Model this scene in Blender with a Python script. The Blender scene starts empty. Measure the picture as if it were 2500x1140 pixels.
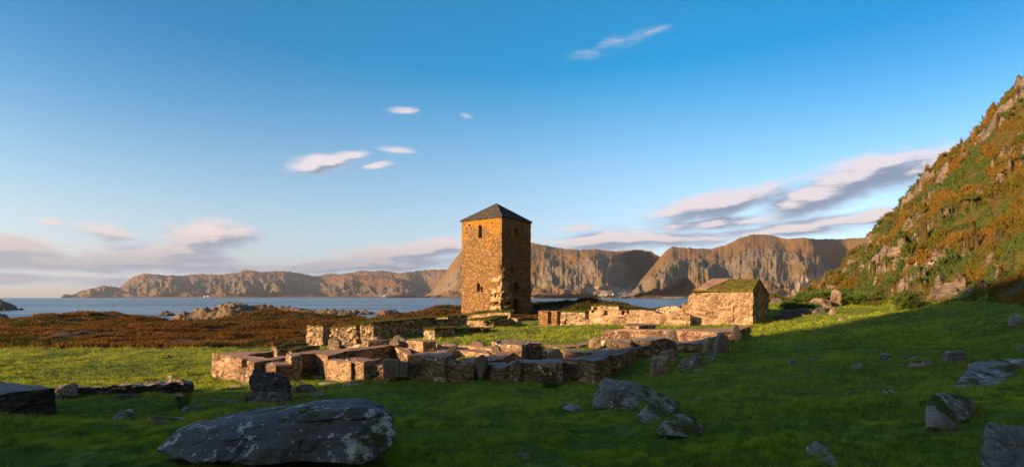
import bpy, bmesh, math, random
import numpy as np
from mathutils import Vector
random.seed(7); RNG = np.random.RandomState(11)
R = math.radians
scene = bpy.context.scene
COL = scene.collection

# ---------------------------------------------------------------- camera, sky, sun, exposure
EYE = 2.6; F = 1200.0; SEA = -3.4          # eye height, focal length in photo pixels, sea level
cam = bpy.data.cameras.new("camera"); co = bpy.data.objects.new("camera", cam); COL.objects.link(co)
co.location = (0, 0, EYE); co.rotation_euler = (R(90), 0, 0)
cam.sensor_width = 36; cam.lens = 36 * F / 2500; cam.shift_y = 156 / 2500
cam.clip_start = 0.1; cam.clip_end = 60000
scene.camera = co
SUN_AZ = R(28); SUN_EL = R(14)             # the sun stands behind the camera's left shoulder
SH = np.array([-math.cos(SUN_AZ), -math.sin(SUN_AZ)])
sl = bpy.data.lights.new("sun", 'SUN'); so = bpy.data.objects.new("sun", sl); COL.objects.link(so)
sl.energy = 5.0; sl.angle = R(0.5); sl.color = (1.0, 0.63, 0.31)
sdir = Vector((SH[0] * math.cos(SUN_EL), SH[1] * math.cos(SUN_EL), math.sin(SUN_EL)))
so.rotation_euler = sdir.to_track_quat('Z', 'Y').to_euler()
scene.view_settings.view_transform = 'Standard'; scene.view_settings.look = 'None'
scene.view_settings.exposure = 1.2; scene.view_settings.gamma = 1

class NT:
    """small helper for node trees"""
    def __init__(s, tree): s.t = tree; s.n = tree.nodes; s.l = tree.links
    def new(s, typ, ins=None, **kw):
        nd = s.n.new(typ)
        for k, v in kw.items(): setattr(nd, k, v)
        for k, v in (ins or {}).items(): s.put(nd.inputs[k], v)
        return nd
    def put(s, sock, v):
        if isinstance(v, bpy.types.NodeSocket): s.l.new(v, sock)
        elif isinstance(v, (tuple, list)) and len(v) == 3 and sock.type == 'RGBA': sock.default_value = (*v, 1)
        else: sock.default_value = v
    def m(s, op, a, b=0.0, c=0.0, clamp=False):
        nd = s.new('ShaderNodeMath', {0: a, 1: b, 2: c}, operation=op, use_clamp=clamp); return nd.outputs[0]
    def mix(s, f, a, b, mode='MIX'):
        nd = s.n.new('ShaderNodeMix'); nd.data_type = 'RGBA'; nd.blend_type = mode
        s.put(nd.inputs[0], f); s.put(nd.inputs[6], a); s.put(nd.inputs[7], b); return nd.outputs[2]
    def noise(s, vec, scale, detail=4, rough=0.55, dist=0.0, col=False):
        nd = s.new('ShaderNodeTexNoise', {'Vector': vec, 'Scale': scale, 'Detail': detail, 'Roughness': rough, 'Distortion': dist})
        return nd.outputs[1 if col else 0]
    def ss(s, x, lo, hi, a=0.0, b=1.0):
        nd = s.new('ShaderNodeMapRange', {0: x, 1: lo, 2: hi, 3: a, 4: b}, interpolation_type='SMOOTHSTEP'); return nd.outputs[0]
    def mapv(s, vec, scale=(1, 1, 1), loc=(0, 0, 0), rot=(0, 0, 0)):
        nd = s.new('ShaderNodeMapping', {'Vector': vec, 'Scale': scale, 'Location': loc, 'Rotation': rot}); return nd.outputs[0]

world = bpy.data.worlds.new("World"); scene.world = world; world.use_nodes = True
def build_world():
    t = NT(world.node_tree); t.n.clear()
    sky = t.new('ShaderNodeTexSky', sky_type='NISHITA', sun_disc=False, sun_elevation=SUN_EL,
                sun_rotation=math.atan2(SH[0], SH[1]), altitude=0, air_density=1.0, dust_density=0.6, ozone_density=3.0)
    tc = t.new('ShaderNodeTexCoord'); sp = t.new('ShaderNodeSeparateXYZ', {0: tc.outputs['Generated']})
    x, y, z = sp.outputs
    az = t.m('ARCTAN2', x, y)
    hyp = t.m('SQRT', t.m('ADD', t.m('MULTIPLY', x, x), t.m('MULTIPLY', y, y)))
    te = t.m('DIVIDE', z, t.m('MAXIMUM', hyp, 0.02))
    hsv = t.new('ShaderNodeHueSaturation', {'Hue': 0.481, 'Saturation': t.ss(te, .0, .6, .74, 1.52), 'Value': t.ss(te, .0, .4, .60, .72), 'Color': sky.outputs[0]})
    skyc = t.mix(1.0, hsv.outputs[0], t.mix(t.ss(te, 0, .14), (.86, .84, 1.02), (1.0, .97, 1.03)), 'MULTIPLY')
    skyc = t.mix(t.m('MULTIPLY', t.ss(t.m('ABSOLUTE', az), .15, .8), t.ss(te, .08, .45)), skyc, t.mix(1.0, skyc, (.42, .74, .84), 'MULTIPLY'))
    # unseen sky behind the viewer, warmed and dimmed to tune light on shaded faces
    warm = t.mix(1.0, sky.outputs[0], (.78, .63, .46), 'MULTIPLY'); skyc = t.mix(t.ss(y, .05, -.45), skyc, warm)
    # clouds: banks placed by compass direction and height above the horizon
    g = bpy.data.node_groups.new("cloud_density", 'ShaderNodeTree')
    g.interface.new_socket("az", in_out='INPUT', socket_type='NodeSocketFloat')
    g.interface.new_socket("te", in_out='INPUT', socket_type='NodeSocketFloat')
    g.interface.new_socket("d", in_out='OUTPUT', socket_type='NodeSocketFloat')
    q = NT(g); gi = q.new('NodeGroupInput'); go = q.new('NodeGroupOutput')
    A, E = gi.outputs[0], gi.outputs[1]
    v = q.new('ShaderNodeCombineXYZ', {0: A, 1: q.m('MULTIPLY', E, 2.6), 2: 0.0}).outputs[0]
    vr = q.new('ShaderNodeCombineXYZ', {0: q.m('ADD', A, q.m('MULTIPLY', E, -0.4)), 1: q.m('MULTIPLY', E, 3.6), 2: 3.0}).outputs[0]
    n1 = q.noise(v, 9.0, 6, 0.55, 0.3); n2 = q.noise(vr, 4.5, 7, 0.6, 0.6)
    def blob(px, py, wx, wy, tilt, amp):
        a0 = math.atan((px - 1250) / 1200); e0 = (726 - py) / 1200 * math.cos(a0)
        ra = wx / 1200 * math.cos(a0) ** 2; re = wy / 1200 * math.cos(a0)
        da = q.m('SUBTRACT', A, a0); de = q.m('SUBTRACT', q.m('SUBTRACT', E, e0), q.m('MULTIPLY', da, tilt))
        r2 = q.m('ADD', q.m('POWER', q.m('DIVIDE', q.m('ABSOLUTE', da), ra), 2.0), q.m('POWER', q.m('DIVIDE', q.m('ABSOLUTE', de), re), 2.0))
        return q.m('MULTIPLY', q.m('EXPONENT', q.m('MULTIPLY', r2, -1.0)), amp)
    blobs = [(770, 405, 85, 27, .22, 1.25), (850, 378, 60, 12, .15, .75), (985, 272, 62, 13, .1, .9), (975, 366, 60, 12, .0, .62), (915, 404, 50, 12, .2, .7),
             (1145, 285, 30, 12, -.2, .55), (1500, 112, 120, 30, .25, .60), (1590, 82, 60, 16, .1, .5), (1690, 40, 60, 12, .3, .2),
             (128, 542, 38, 11, .0, .95), (270, 572, 90, 25, -.12, 1.1), (500, 583, 125, 46, .05, 1.35), (430, 612, 190, 34, .1, 1.25), (560, 600, 60, 18, .0, 1.0),
             (30, 604, 200, 32, -.15, 1.3), (120, 640, 280, 30, -.05, 1.5), (400, 642, 320, 28, 0, 1.5), (0, 680, 460, 20, 0, 1.3), (330, 690, 460, 14, 0, 1.1),
             (700, 655, 320, 20, .05, 1.35), (1000, 617, 220, 28, .12, 1.35), (900, 645, 320, 22, .05, 1.4), (1150, 640, 200, 22, 0, 1.2),
             (1390, 560, 90, 12, .1, .8), (1500, 590, 280, 26, .02, 1.35), (1750, 505, 250, 38, .16, 1.3), (2050, 462, 280, 56, .25, 1.45), (2250, 410, 200, 36, .3, 1.2),
             (1750, 545, 280, 20, .05, 1.2), (2100, 535, 340, 26, .05, 1.3), (1950, 562, 300, 16, 0, 1.1), (2400, 480, 260, 60, .1, 1.2), (2800, 480, 300, 60, 0, 1.2), (-400, 600, 400, 50, 0, 1.2)]
    tot = None
    for b in blobs:
        w = blob(*b); tot = w if tot is None else q.m('MAXIMUM', tot, w)
    nn = q.m('ADD', q.m('MULTIPLY', q.m('SUBTRACT', n1, 0.5), 1.3), q.m('MULTIPLY', q.m('SUBTRACT', n2, 0.5), 1.15))
    dn = q.m('ADD', tot, q.m('MULTIPLY', nn, q.ss(tot, 0.0, .6, .25, 1.35)))
    q.l.new(q.m('MULTIPLY', dn, 1.0), go.inputs[0])
    def dens(de, da=0.0):
        nd = t.n.new('ShaderNodeGroup'); nd.node_tree = g
        t.put(nd.inputs[0], t.m('ADD', az, da)); t.put(nd.inputs[1], t.m('ADD', te, de)); return nd.outputs[0]
    d0 = dens(0.0); d1 = dens(0.014, -0.012)
    cov = t.ss(d0, 0.22, 1.05)
    lit = t.ss(t.m('SUBTRACT', d0, d1), -0.02, 0.42)
    thick = t.ss(d0, 0.5, 1.3)
    shade = t.mix(thick, (0.42, 0.50, 0.64), (0.24, 0.30, 0.42))
    lc = t.mix(t.ss(te, 0.02, 0.25), (0.96, 0.74, 0.66), (0.95, 0.82, 0.82))
    cc = t.mix(t.m('MULTIPLY', lit, t.ss(te, 0.03, .13, .12, 1.0)), shade, lc)
    bright = t.new('ShaderNodeMix', data_type='RGBA', blend_type='MULTIPLY')
    t.put(bright.inputs[0], 1.0); t.put(bright.inputs[6], cc); t.put(bright.inputs[7], (2.8, 2.88, 3.05))
    front = t.ss(te, -0.01, 0.01)
    low = t.m('MULTIPLY', t.m('MULTIPLY', cov, t.ss(te, .03, .16, .88, .94)), front)
    fin = t.mix(low, skyc, bright.outputs[2])
    bg = t.new('ShaderNodeBackground', {'Color': fin, 'Strength': 0.145})
    out = t.new('ShaderNodeOutputWorld'); t.l.new(bg.outputs[0], out.inputs[0])
build_world()

# ---------------------------------------------------------------- numpy noise
def _h(ix, iy, iz, seed):
    h = (ix.astype(np.int64) * 374761393 + iy.astype(np.int64) * 668265263 + iz.astype(np.int64) * 2147483647 + seed * 1274126177) & 0xffffffff
    h = ((h ^ (h >> 13)) * 1274126177) & 0xffffffff
    h = ((h ^ (h >> 16)) * 2246822519) & 0xffffffff
    return ((h ^ (h >> 15)) & 0xffffff) / float(0xffffff)
def vn(p, seed=0):
    i = np.floor(p).astype(np.int64); f = p - i; f = f * f * f * (f * (f * 6 - 15) + 10)
    r = 0
    for a in (0, 1):
        for b in (0, 1):
            for c in (0, 1):
                w = (f[:, 0] if a else 1 - f[:, 0]) * (f[:, 1] if b else 1 - f[:, 1]) * (f[:, 2] if c else 1 - f[:, 2])
                r = r + w * _h(i[:, 0] + a, i[:, 1] + b, i[:, 2] + c, seed)
    return r * 2 - 1
def fbm(p, octv=4, seed=0, gain=.5, lac=2.03):
    s = 0; a = 1.0; p = np.asarray(p, float)
    for k in range(octv): s = s + a * vn(p, seed + k * 17); a *= gain; p = p * lac + 3.1
    return s
def ridged(p, octv=4, seed=0, gain=.5):
    s = 0; a = 1.0; p = np.asarray(p, float)
    for k in range(octv): s = s + a * (1 - 2 * np.abs(vn(p, seed + k * 13))); a *= gain; p = p * 2.1 + 1.7
    return s
def voro(p, seed=0, jit=.85):
    i = np.floor(p).astype(np.int64); f1 = np.full(len(p), 9.); f2 = f1.copy(); idr = np.zeros(len(p))
    for a in (-1, 0, 1):
        for b in (-1, 0, 1):
            for c in (-1, 0, 1):
                x, y, z = i[:, 0] + a, i[:, 1] + b, i[:, 2] + c
                q = np.stack([x + .5 + jit * (_h(x, y, z, seed) - .5), y + .5 + jit * (_h(x, y, z, seed + 1) - .5), z + .5 + jit * (_h(x, y, z, seed + 2) - .5)], 1)
                d = np.sqrt(((q - p) ** 2).sum(1)); n = d < f1
                f2 = np.where(n, f1, np.minimum(f2, d)); idr = np.where(n, _h(x, y, z, seed + 5), idr); f1 = np.where(n, d, f1)
    return f1, f2, idr
def sst(x, a, b):
    t = np.clip((x - a) / (b - a), 0, 1); return t * t * (3 - 2 * t)
def xyz(x, y, z=None): return np.stack([x, y, np.zeros_like(x) if z is None else z], 1)

# ---------------------------------------------------------------- object helpers
def tag(o, label=None, cat=None, group=None, kind=None):
    for k, v in (('label', label), ('category', cat), ('group', group), ('kind', kind)):
        if v: o[k] = v
    return o
def mk(name, V, Fc, mats, parent=None, attrs=None, smooth=True, midx=None, loc=None):
    V = np.asarray(V, float)
    if parent is not None and parent.get('_org') is not None: V = V - np.array(parent['_org'])
    if loc is not None: V = V - np.array(loc)
    me = bpy.data.meshes.new(name)
    arr = isinstance(Fc, np.ndarray)
    if arr:
        k = Fc.shape[1]; me.vertices.add(len(V)); me.vertices.foreach_set('co', V.astype(np.float32).ravel())
        me.loops.add(Fc.size); me.loops.foreach_set('vertex_index', Fc.astype(np.int32).ravel())
        me.polygons.add(len(Fc)); me.polygons.foreach_set('loop_start', np.arange(0, Fc.size, k, dtype=np.int32))
        me.polygons.foreach_set('loop_total', np.full(len(Fc), k, np.int32)); me.update(calc_edges=True)
    else:
        me.from_pydata([tuple(v) for v in V], [], Fc)
    me.validate(verbose=False)
    for m_ in (mats if isinstance(mats, list) else [mats]): me.materials.append(m_)
    if midx is not None and len(midx) == len(me.polygons): me.polygons.foreach_set('material_index', np.asarray(midx, np.int32))
    me.polygons.foreach_set('use_smooth', np.full(len(me.polygons), smooth))
    if attrs is not None:
        a = me.color_attributes.new('mask', 'FLOAT_COLOR', 'POINT'); c = np.ones((len(V), 4), np.float32); c[:, :attrs.shape[1]] = attrs
        a.data.foreach_set('color', c.ravel())
    o = bpy.data.objects.new(name, me); COL.objects.link(o)
    if loc is not None: o.location = loc; o['_org'] = tuple(float(v) for v in loc)
    if parent is not None:
        o.parent = parent
        if loc is None and parent.get('_org') is not None: o['_org'] = tuple(parent['_org'])
    return o
def grid_faces(nu, nv, wrap=False):
    a = np.arange(nu * nv).reshape(nv, nu)
    if wrap: a = np.concatenate([a, a[:, :1]], 1)
    return np.stack([a[:-1, :-1], a[:-1, 1:], a[1:, 1:], a[1:, :-1]], -1).reshape(-1, 4)
def W(px, py, d): return np.array([(px - 1250) / F * d, d, EYE - (py - 726) / F * d])
def toz(px, py, z):
    d = (EYE - z) * F / (py - 726); return np.array([(px - 1250) / F * d, d, z])

# ---------------------------------------------------------------- terrain height function
ctl = []                                    # (px, d, z)
def cp(*t):
    for px, py, d in t: ctl.append((px, d, EYE - (py - 726) / F * d))
def cz(*t):
    for px, d, z in t: ctl.append((px, d, z))
cz((0, 5, .88), (600, 5, .8), (1250, 5, .8), (2000, 5, .92), (2500, 4.6, .85), (-600, 6, .9), (3200, 5, 1.3))
cz((0, 7, .7), (0, 9.2, .42), (200, 9, .38), (-600, 12, .4), (330, 8.6, .42), (0, 10.6, .0), (130, 10.6, .0), (330, 10.8, -.03), (200, 12.5, -.1), (0, 13, -.1), (-600, 18, -.3))
cz((400, 14, -.22), (200, 14.5, -.22), (600, 11, .1), (600, 15.5, -.3), (760, 17, -.3), (900, 16.6, -.24), (520, 20, -.7), (200, 22, -.6), (0, 26, -.65), (0, 32, -.75), (400, 32, -.72), (700, 30, -.5), (-600, 35, -.8))
cz((800, 7, .6), (900, 11, .1), (1250, 8, .5), (1250, 11, .22), (1250, 14.8, .0), (1452, 15, -.03), (1150, 15.7, -.06), (1100, 17.5, -.05), (1300, 17, .05), (800, 20, -.3), (900, 21, -.15))
cz((1700, 9, .55), (1700, 15.2, .4), (1640, 17.5, .35), (1760, 19, .4), (1800, 20.9, .65), (1850, 24, 1.0), (1500, 19, .15), (1560, 21, .35))
cz((2000, 8.1, .75), (2000, 12.8, .75), (2000, 17.4, .82), (2000, 22, 1.1), (1900, 23.5, .95), (1870, 31, 1.35), (1960, 30, 1.6))
cz((2500, 6.3, .98), (2500, 9, 1.08), (2500, 13, 1.36), (2500, 17, 1.7), (2250, 7, .76), (2250, 14, 1.05), (2250, 20, 1.4), (3200, 8, 1.9), (3200, 12, 3))
# courtyard, cloister terrace and ground round the tower
cz((1100, 23.5, .42), (1250, 23.5, .42), (1400, 23.5, .42), (1250, 27, .58), (1350, 30, .68), (1250, 34, .62), (1400, 31, .75), (1480, 26, .68), (1000, 24, .3), (1050, 28, .45), (1000, 35, .3), (1120, 36, .6), (1280, 42, .55), (1200, 50, .5), (1100, 50, .2), (1000, 50, -.4))
cz((1600, 23.5, .5), (1750, 23, .6), (1600, 27.5, .9), (1750, 27, 1.0), (1660, 34, 1.1), (850, 31, -.1), (760, 31, -.45), (850, 40, -.5), (950, 44, -.2))
# heath, shore
cp((0, 810, 50), (0, 791, 72), (150, 778, 74), (260, 769, 76), (340, 775, 78), (420, 790, 74), (200, 805, 50), (500, 793, 66), (600, 791, 62), (700, 785, 66), (820, 780, 70), (900, 785, 56), (1000, 779, 52), (1060, 771, 62), (1100, 764, 74), (-400, 790, 75))
cz((0, 88, -3.2), (200, 92, -3.4), (340, 92, -4), (440, 90, -3.9), (-400, 92, -4), (0, 112, -5), (200, 112, -5), (400, 112, -5), (-400, 120, -6), (560, 90, -1.4), (640, 100, -.9), (760, 100, -1.2), (850, 92, -1.4), (860, 112, -4), (950, 80, -1.6), (950, 110, -4.4), (1050, 95, -.6), (1110, 92, .45), (1080, 125, -5), (1000, 120, -5))
cp((1340, 740, 63), (1300, 742, 65), (1400, 738, 59), (1460, 742, 54), (1530, 752, 49), (1600, 758, 43), (1340, 764, 54), (1420, 762, 50))
cz((1350, 45, .6), (1430, 42, .7))
cz((1400, 85, -1.5), (1300, 90, -2), (1500, 78, -3), (1650, 48, .6), (1650, 75, -5), (1400, 110, -6), (1200, 75, 0), (1200, 100, -5), (1850, 60, -1), (1950, 80, -2))
for px in (-400, 0, 300, 700, 1000, 1300, 1600, 1900): cz((px, 230, -8), (px, 400, -12))
# right-hand hillside
cp((1890, 735, 38), (1960, 722, 48), (2050, 705, 58), (2060, 668, 80), (2060, 745, 33), (2130, 601, 80), (2130, 700, 46), (2130, 748, 30), (2170, 547, 82), (2170, 640, 55), (2200, 720, 36), (2200, 752, 27.5),
   (2250, 462, 80), (2250, 560, 60), (2250, 660, 42), (2250, 742, 28), (2330, 377, 76), (2330, 500, 56), (2330, 620, 38), (2330, 700, 29), (2330, 745, 24.5), (2400, 292, 72), (2400, 420, 54), (2400, 560, 38), (2400, 680, 27), (2400, 750, 22),
   (2450, 238, 70), (2450, 640, 27), (2500, 185, 68), (2500, 330, 52), (2500, 480, 38), (2500, 620, 27), (2500, 710, 22), (2500, 765, 18.5), (2700, 0, 60), (2700, 350, 36), (2700, 600, 20), (3200, 0, 30), (3200, 400, 16))
cz((2060, 130, 5), (2170, 130, 15), (2330, 130, 24), (2500, 130, 36), (3200, 90, 45), (2060, 220, -8), (2330, 250, 10))
CT = np.array(ctl); CAZ = np.arctan((CT[:, 0] - 1250) / F); CR = np.log(CT[:, 1] / np.cos(CAZ)); CZ = CT[:, 2]
# behind and beside the viewer
for a_, r_, z_ in [(-100, 8, 1), (-100, 40, 0), (-100, 200, 0), (-140, 8, 1.1), (-140, 60, 2), (180, 8, 1.2), (180, 60, 6), (140, 8, 1.8), (140, 25, 10), (140, 60, 32), (140, 250, 150), (95, 6, 1.6), (95, 20, 9), (95, 60, 42), (95, 200, 130), (180, 120, 25), (180, 300, 60), (-140, 250, 3), (60, 100, 60)]:
    CAZ = np.append(CAZ, R(a_)); CR = np.append(CR, math.log(r_)); CZ = np.append(CZ, z_)
KA = 1.25; CC = .10
def _phi(a, r): return np.sqrt(((a[:, None] - CAZ[None]) * KA) ** 2 + (r[:, None] - CR[None]) ** 2 + CC * CC)
_A = _phi(CAZ, CR); _ZL = CZ                     # weights of the interpolation
_wt = np.linalg.solve(_A + np.eye(len(CZ)) * -1e-3, _ZL)
bumps = [(565, 138, 75, 16, .35), (505, 140, 45, 12, -1.1), (455, 135, 40, 10, -2.3), (410, 166, 28, 7, -2.0), (640, 150, 60, 18, -.4), (690, 190, 42, 14, -1.3), (740, 182, 36, 10, -2.2),
         (820, 178, 60, 10, -2.3), (950, 172, 40, 8, -2.4), (880, 180, 60, 6, -2.7), (850, 150, 34, 8, -2.6), (10, 240, 40, 14, -.4), (-30, 240, 40, 16, 1.0), (50, 236, 20, 5, -2.9), (1010, 118, 24, 10, -2.2), (1060, 100, 40, 10, -.4), (0, 135, 25, 5, -2.6), (840, 130, 30, 6, -2.6), (640, 240, 14, 3, -3.1)]
SN = np.array([-SH[1], SH[0]]); SN = -SN if SN[0] < 0 else SN     # across the sun's direction
def crestH(w):                              # skyline of the hill behind the viewer that shades the foreground
    return np.interp(w, CW, CH)
TB = 92.0; te_ = math.tan(SUN_EL)
bpts = [(-11.8, 13.6, -.2), (-4.86, 16.7, -.24), (12.4, 22.6, .95), (21.0, 27, 1.9), (29.5, 33.0, 4.9), (36, 35, 9)]
CW = np.array([-80, -32, -22, -17.7, -17.1, -16.9, -16.4, -15.4, -14.6, -13.9, -12.8, -11.5, -9, 0, 60, 120]); CH = np.array([0, 5, 14, 20.8, 22.2, 22.7, 24.1, 24.4, 26.1, 28.8, 32.0, 33.3, 33.6, 34.5, 37, 25])
DIT = [(-9.6, 14.6), (-9.0, 13.4), (-8.3, 12.6), (-8.4, 11.8), (-8.6, 11.0), (-8.7, 10.3)]
def hill_r(az):                             # distance at which the right-hand hillside starts
    px = 1250 + F * np.tan(np.clip(az, -1.4, 1.4)); d = np.interp(px, [1880, 1960, 2050, 2200, 2350, 2450, 2500, 2700, 3200, 5000], [400, 60, 33, 28, 24.5, 21, 19, 14, 9, 7])
    return d / np.maximum(np.cos(az), .15)
def terrain(x, y, detail=True):
    x = np.asarray(x, float); y = np.asarray(y, float); az = np.arctan2(x, y); r = np.sqrt(x * x + y * y) + .01; lr = np.log(np.maximum(r, 3.0))
    z = np.empty_like(x)
    for k in range(0, len(x), 60000):
        s = slice(k, k + 60000); z[s] = _phi(az[s], lr[s]) @ _wt
    front = y > .5; px = np.where(front, 1250 + F * x / np.maximum(y, .5), 9e9)
    for bx, bd, wx, wd, bz in bumps:
        q = ((px - bx) / wx) ** 2 + ((y - bd) / wd) ** 2; k = np.exp(-q * q * .5 - q * .3)
        z = np.where(front & (bz > z), z + (bz - z) * k, z)
    al = x * SH[0] + y * SH[1]; w = x * SN[0] + y * SN[1]
    z = z + np.maximum(crestH(w) * np.exp(-np.abs((al - TB) / 24) ** 2.0) - .6 * 0, 0)
    hm = sst(r, hill_r(az), hill_r(az) * 1.18) * (az > .3) * (az < 2.4)
    if detail:
        P = xyz(x, y)
        z = z + .08 * fbm(P * .45, 3, 3) * sst(r, 3, 8) + .04 * fbm(P * 1.7, 3, 9) + .032 * fbm(P * 4, 3, 10) * sst(-r, -20, -8)
        lm = sst(r, 34, 60) * (1 - hm)
        z = z + lm * .22 * fbm(P * .33, 4, 21)
        shore = sst(r, 85, 125) * (1 - hm)
        z = z + shore * (.85 * ridged(P * [.2, .32, 1], 5, 31, .66) - .55)
        big = fbm(P * .07, 3, 41); z = z + hm * sst(r, 26, 60) * 1.8 * big
        crag = hillrock(x, y, z)
        z = z + hm * (crag * (1.0 * np.abs(fbm(P * .35, 5, 51, .6)) + .5) + .25 * fbm(P * .8, 4, 55))
        z = z + hm * crag * .35 * ridged(np.stack([x * .25 - y * .2, z * .9, x * 0], 1), 3, 61)
        dist = np.full(len(x), 9.)
        for (a, b), (c, d) in zip(DIT[:-1], DIT[1:]):
            ux, uy = c - a, d - b; L2 = ux * ux + uy * uy; t_ = np.clip(((x - a) * ux + (y - b) * uy) / L2, 0, 1)
            dist = np.minimum(dist, np.hypot(x - a - t_ * ux, y - b - t_ * uy))
        z = z - .38 * np.exp(-(dist / .17) ** 4) 
    return z
def hillrock(x, y, z):
    q = np.stack([x * .2, y * .2, z * .3], 1)
    n = fbm(q * 1.25 + 9.7, 5, 71, .66) + .10 * sst(-(z - 8), 0, 6) * (sst(x, 31, 34) * 2.2 - 1)
    n = n + .22 * vn(q * 7, 72); return sst(n, .37, .55)
def gz(x, y): return float(terrain(np.array([x]), np.array([y]))[0])

# ---------------------------------------------------------------- materials
def mat(name):
    m_ = bpy.data.materials.new(name); m_.use_nodes = True; t = NT(m_.node_tree); t.n.clear()
    out = t.new('ShaderNodeOutputMaterial'); b = t.new('ShaderNodeBsdfPrincipled', {'Roughness': .9})
    b.inputs['Specular IOR Level'].default_value = .25
    t.l.new(b.outputs[0], out.inputs[0]); t.b = b; t.out = out
    t.geo = t.new('ShaderNodeNewGeometry'); t.P = t.geo.outputs['Position']; t.N = t.geo.outputs['Normal']
    at = t.new('ShaderNodeAttribute', attribute_name='mask'); sp = t.new('ShaderNodeSeparateColor', {0: at.outputs[0]})
    t.mr, t.mg, t.mb = sp.outputs; t.mat = m_
    t.nz = t.new('ShaderNodeSeparateXYZ', {0: t.N}).outputs[2]
    return t
def fin(t, col, bump=None, strength=.5, dist=.02, rough=None):
    t.put(t.b.inputs['Base Color'], col)
    if bump is not None:
        bn = t.new('ShaderNodeBump', {'Strength': strength, 'Distance': dist, 'Height': bump}); t.l.new(bn.outputs[0], t.b.inputs['Normal'])
    if rough is not None: t.put(t.b.inputs['Roughness'], rough)
    return t.mat
M = {}
def stone_mat(name, c1, c2, c3, mort, lich=.0, cap=False, voros=0, dark=1.0):
    t = mat(name); n1 = t.noise(t.P, 1.3, 5, .6); n2 = t.noise(t.P, 9, 6, .65); n3 = t.noise(t.P, 38, 4, .7)
    if cap:
        c = t.mix(t.ss(n1, .35, .65), c1, c2); c = t.mix(t.ss(n2, .5, .8, 0, .6), c, c3)
        h = t.m('ADD', t.m('MULTIPLY', n2, .6), t.m('MULTIPLY', n3, .4)); return fin(t, c, h, .6, .02)
    rnd, mo = t.mr, t.mg
    c = t.mix(t.ss(rnd, .1, .9), tuple(v * .72 for v in c1), tuple(v * 1.15 for v in c2)); c = t.mix(t.m('MULTIPLY', t.ss(t.mb, .55, .9), .8), c, c3)
    c = t.mix(t.ss(n2, .35, .75, 0, .55), c, tuple(v * .55 for v in c1))
    c = t.mix(t.ss(n1, .5, .75, 0, .35), c, c3)
    if voros:
        v = t.new('ShaderNodeTexVoronoi', {'Vector': t.mapv(t.P, (voros * .55, voros * .55, voros * 1.7)), 'Scale': 1.0}, feature='F1')
        ve = t.new('ShaderNodeTexVoronoi', {'Vector': t.mapv(t.P, (voros * .55, voros * .55, voros * 1.7)), 'Scale': 1.0}, feature='DISTANCE_TO_EDGE')
        vc = t.new('ShaderNodeSeparateColor', {0: v.outputs['Color']}).outputs
        c = t.mix(t.ss(vc[0], .0, 1.0, 0, .45), c, tuple(v_ * .45 for v_ in c1)); c = t.mix(t.ss(vc[1], .8, 1.0, 0, .7), c, tuple(min(v_ * 1.7, .7) for v_ in c2))
        ed = t.ss(ve.outputs[0], 0.0, .09); c = t.mix(t.m('MULTIPLY', t.m('SUBTRACT', 1.0, ed), .6), c, mort)
    c = t.mix(t.m('MULTIPLY', mo, .85), c, mort)
    if lich:
        vs = t.new('ShaderNodeTexVoronoi', {'Vector': t.P, 'Scale': 6.5}, feature='F1'); sp_ = t.ss(t.m('ADD', vs.outputs[0], t.m('MULTIPLY', t.m('SUBTRACT', n2, .5), .9)), .30, .22)
        c = t.mix(t.m('MULTIPLY', t.m('MULTIPLY', sp_, t.ss(t.noise(t.P, .9, 2), .52, .6)), lich), c, (.55, .5, .46))
    h = t.m('ADD', t.m('MULTIPLY', n2, .6), t.m('MULTIPLY', n3, .4))
    if voros: h = t.m('ADD', h, t.m('MULTIPLY', ed, .8))
    return fin(t, c, h, .7, .03)
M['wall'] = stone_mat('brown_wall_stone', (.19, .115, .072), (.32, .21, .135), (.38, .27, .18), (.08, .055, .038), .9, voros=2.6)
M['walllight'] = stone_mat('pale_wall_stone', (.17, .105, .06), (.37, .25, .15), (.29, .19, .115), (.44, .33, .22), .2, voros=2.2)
M['rubble'] = stone_mat('rubble_stone', (.24, .16, .10), (.42, .32, .22), (.5, .4, .28), (.03, .022, .016), .2)
M['cap'] = stone_mat('mortar_capping', (.22, .135, .10), (.30, .195, .145), (.15, .095, .07), (0, 0, 0), cap=True)
M['capgrey'] = stone_mat('grey_capping', (.17, .15, .145), (.24, .21, .20), (.11, .10, .10), (0, 0, 0), cap=True)
M['dark'] = stone_mat('dark_slate_stone', (.055, .05, .05), (.10, .09, .085), (.15, .14, .13), (.02, .02, .02), .5, voros=7)
M['tower'] = stone_mat('tower_stone', (.20, .12, .052), (.35, .21, .092), (.30, .185, .09), (.13, .085, .045), 0, voros=7.5)
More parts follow.
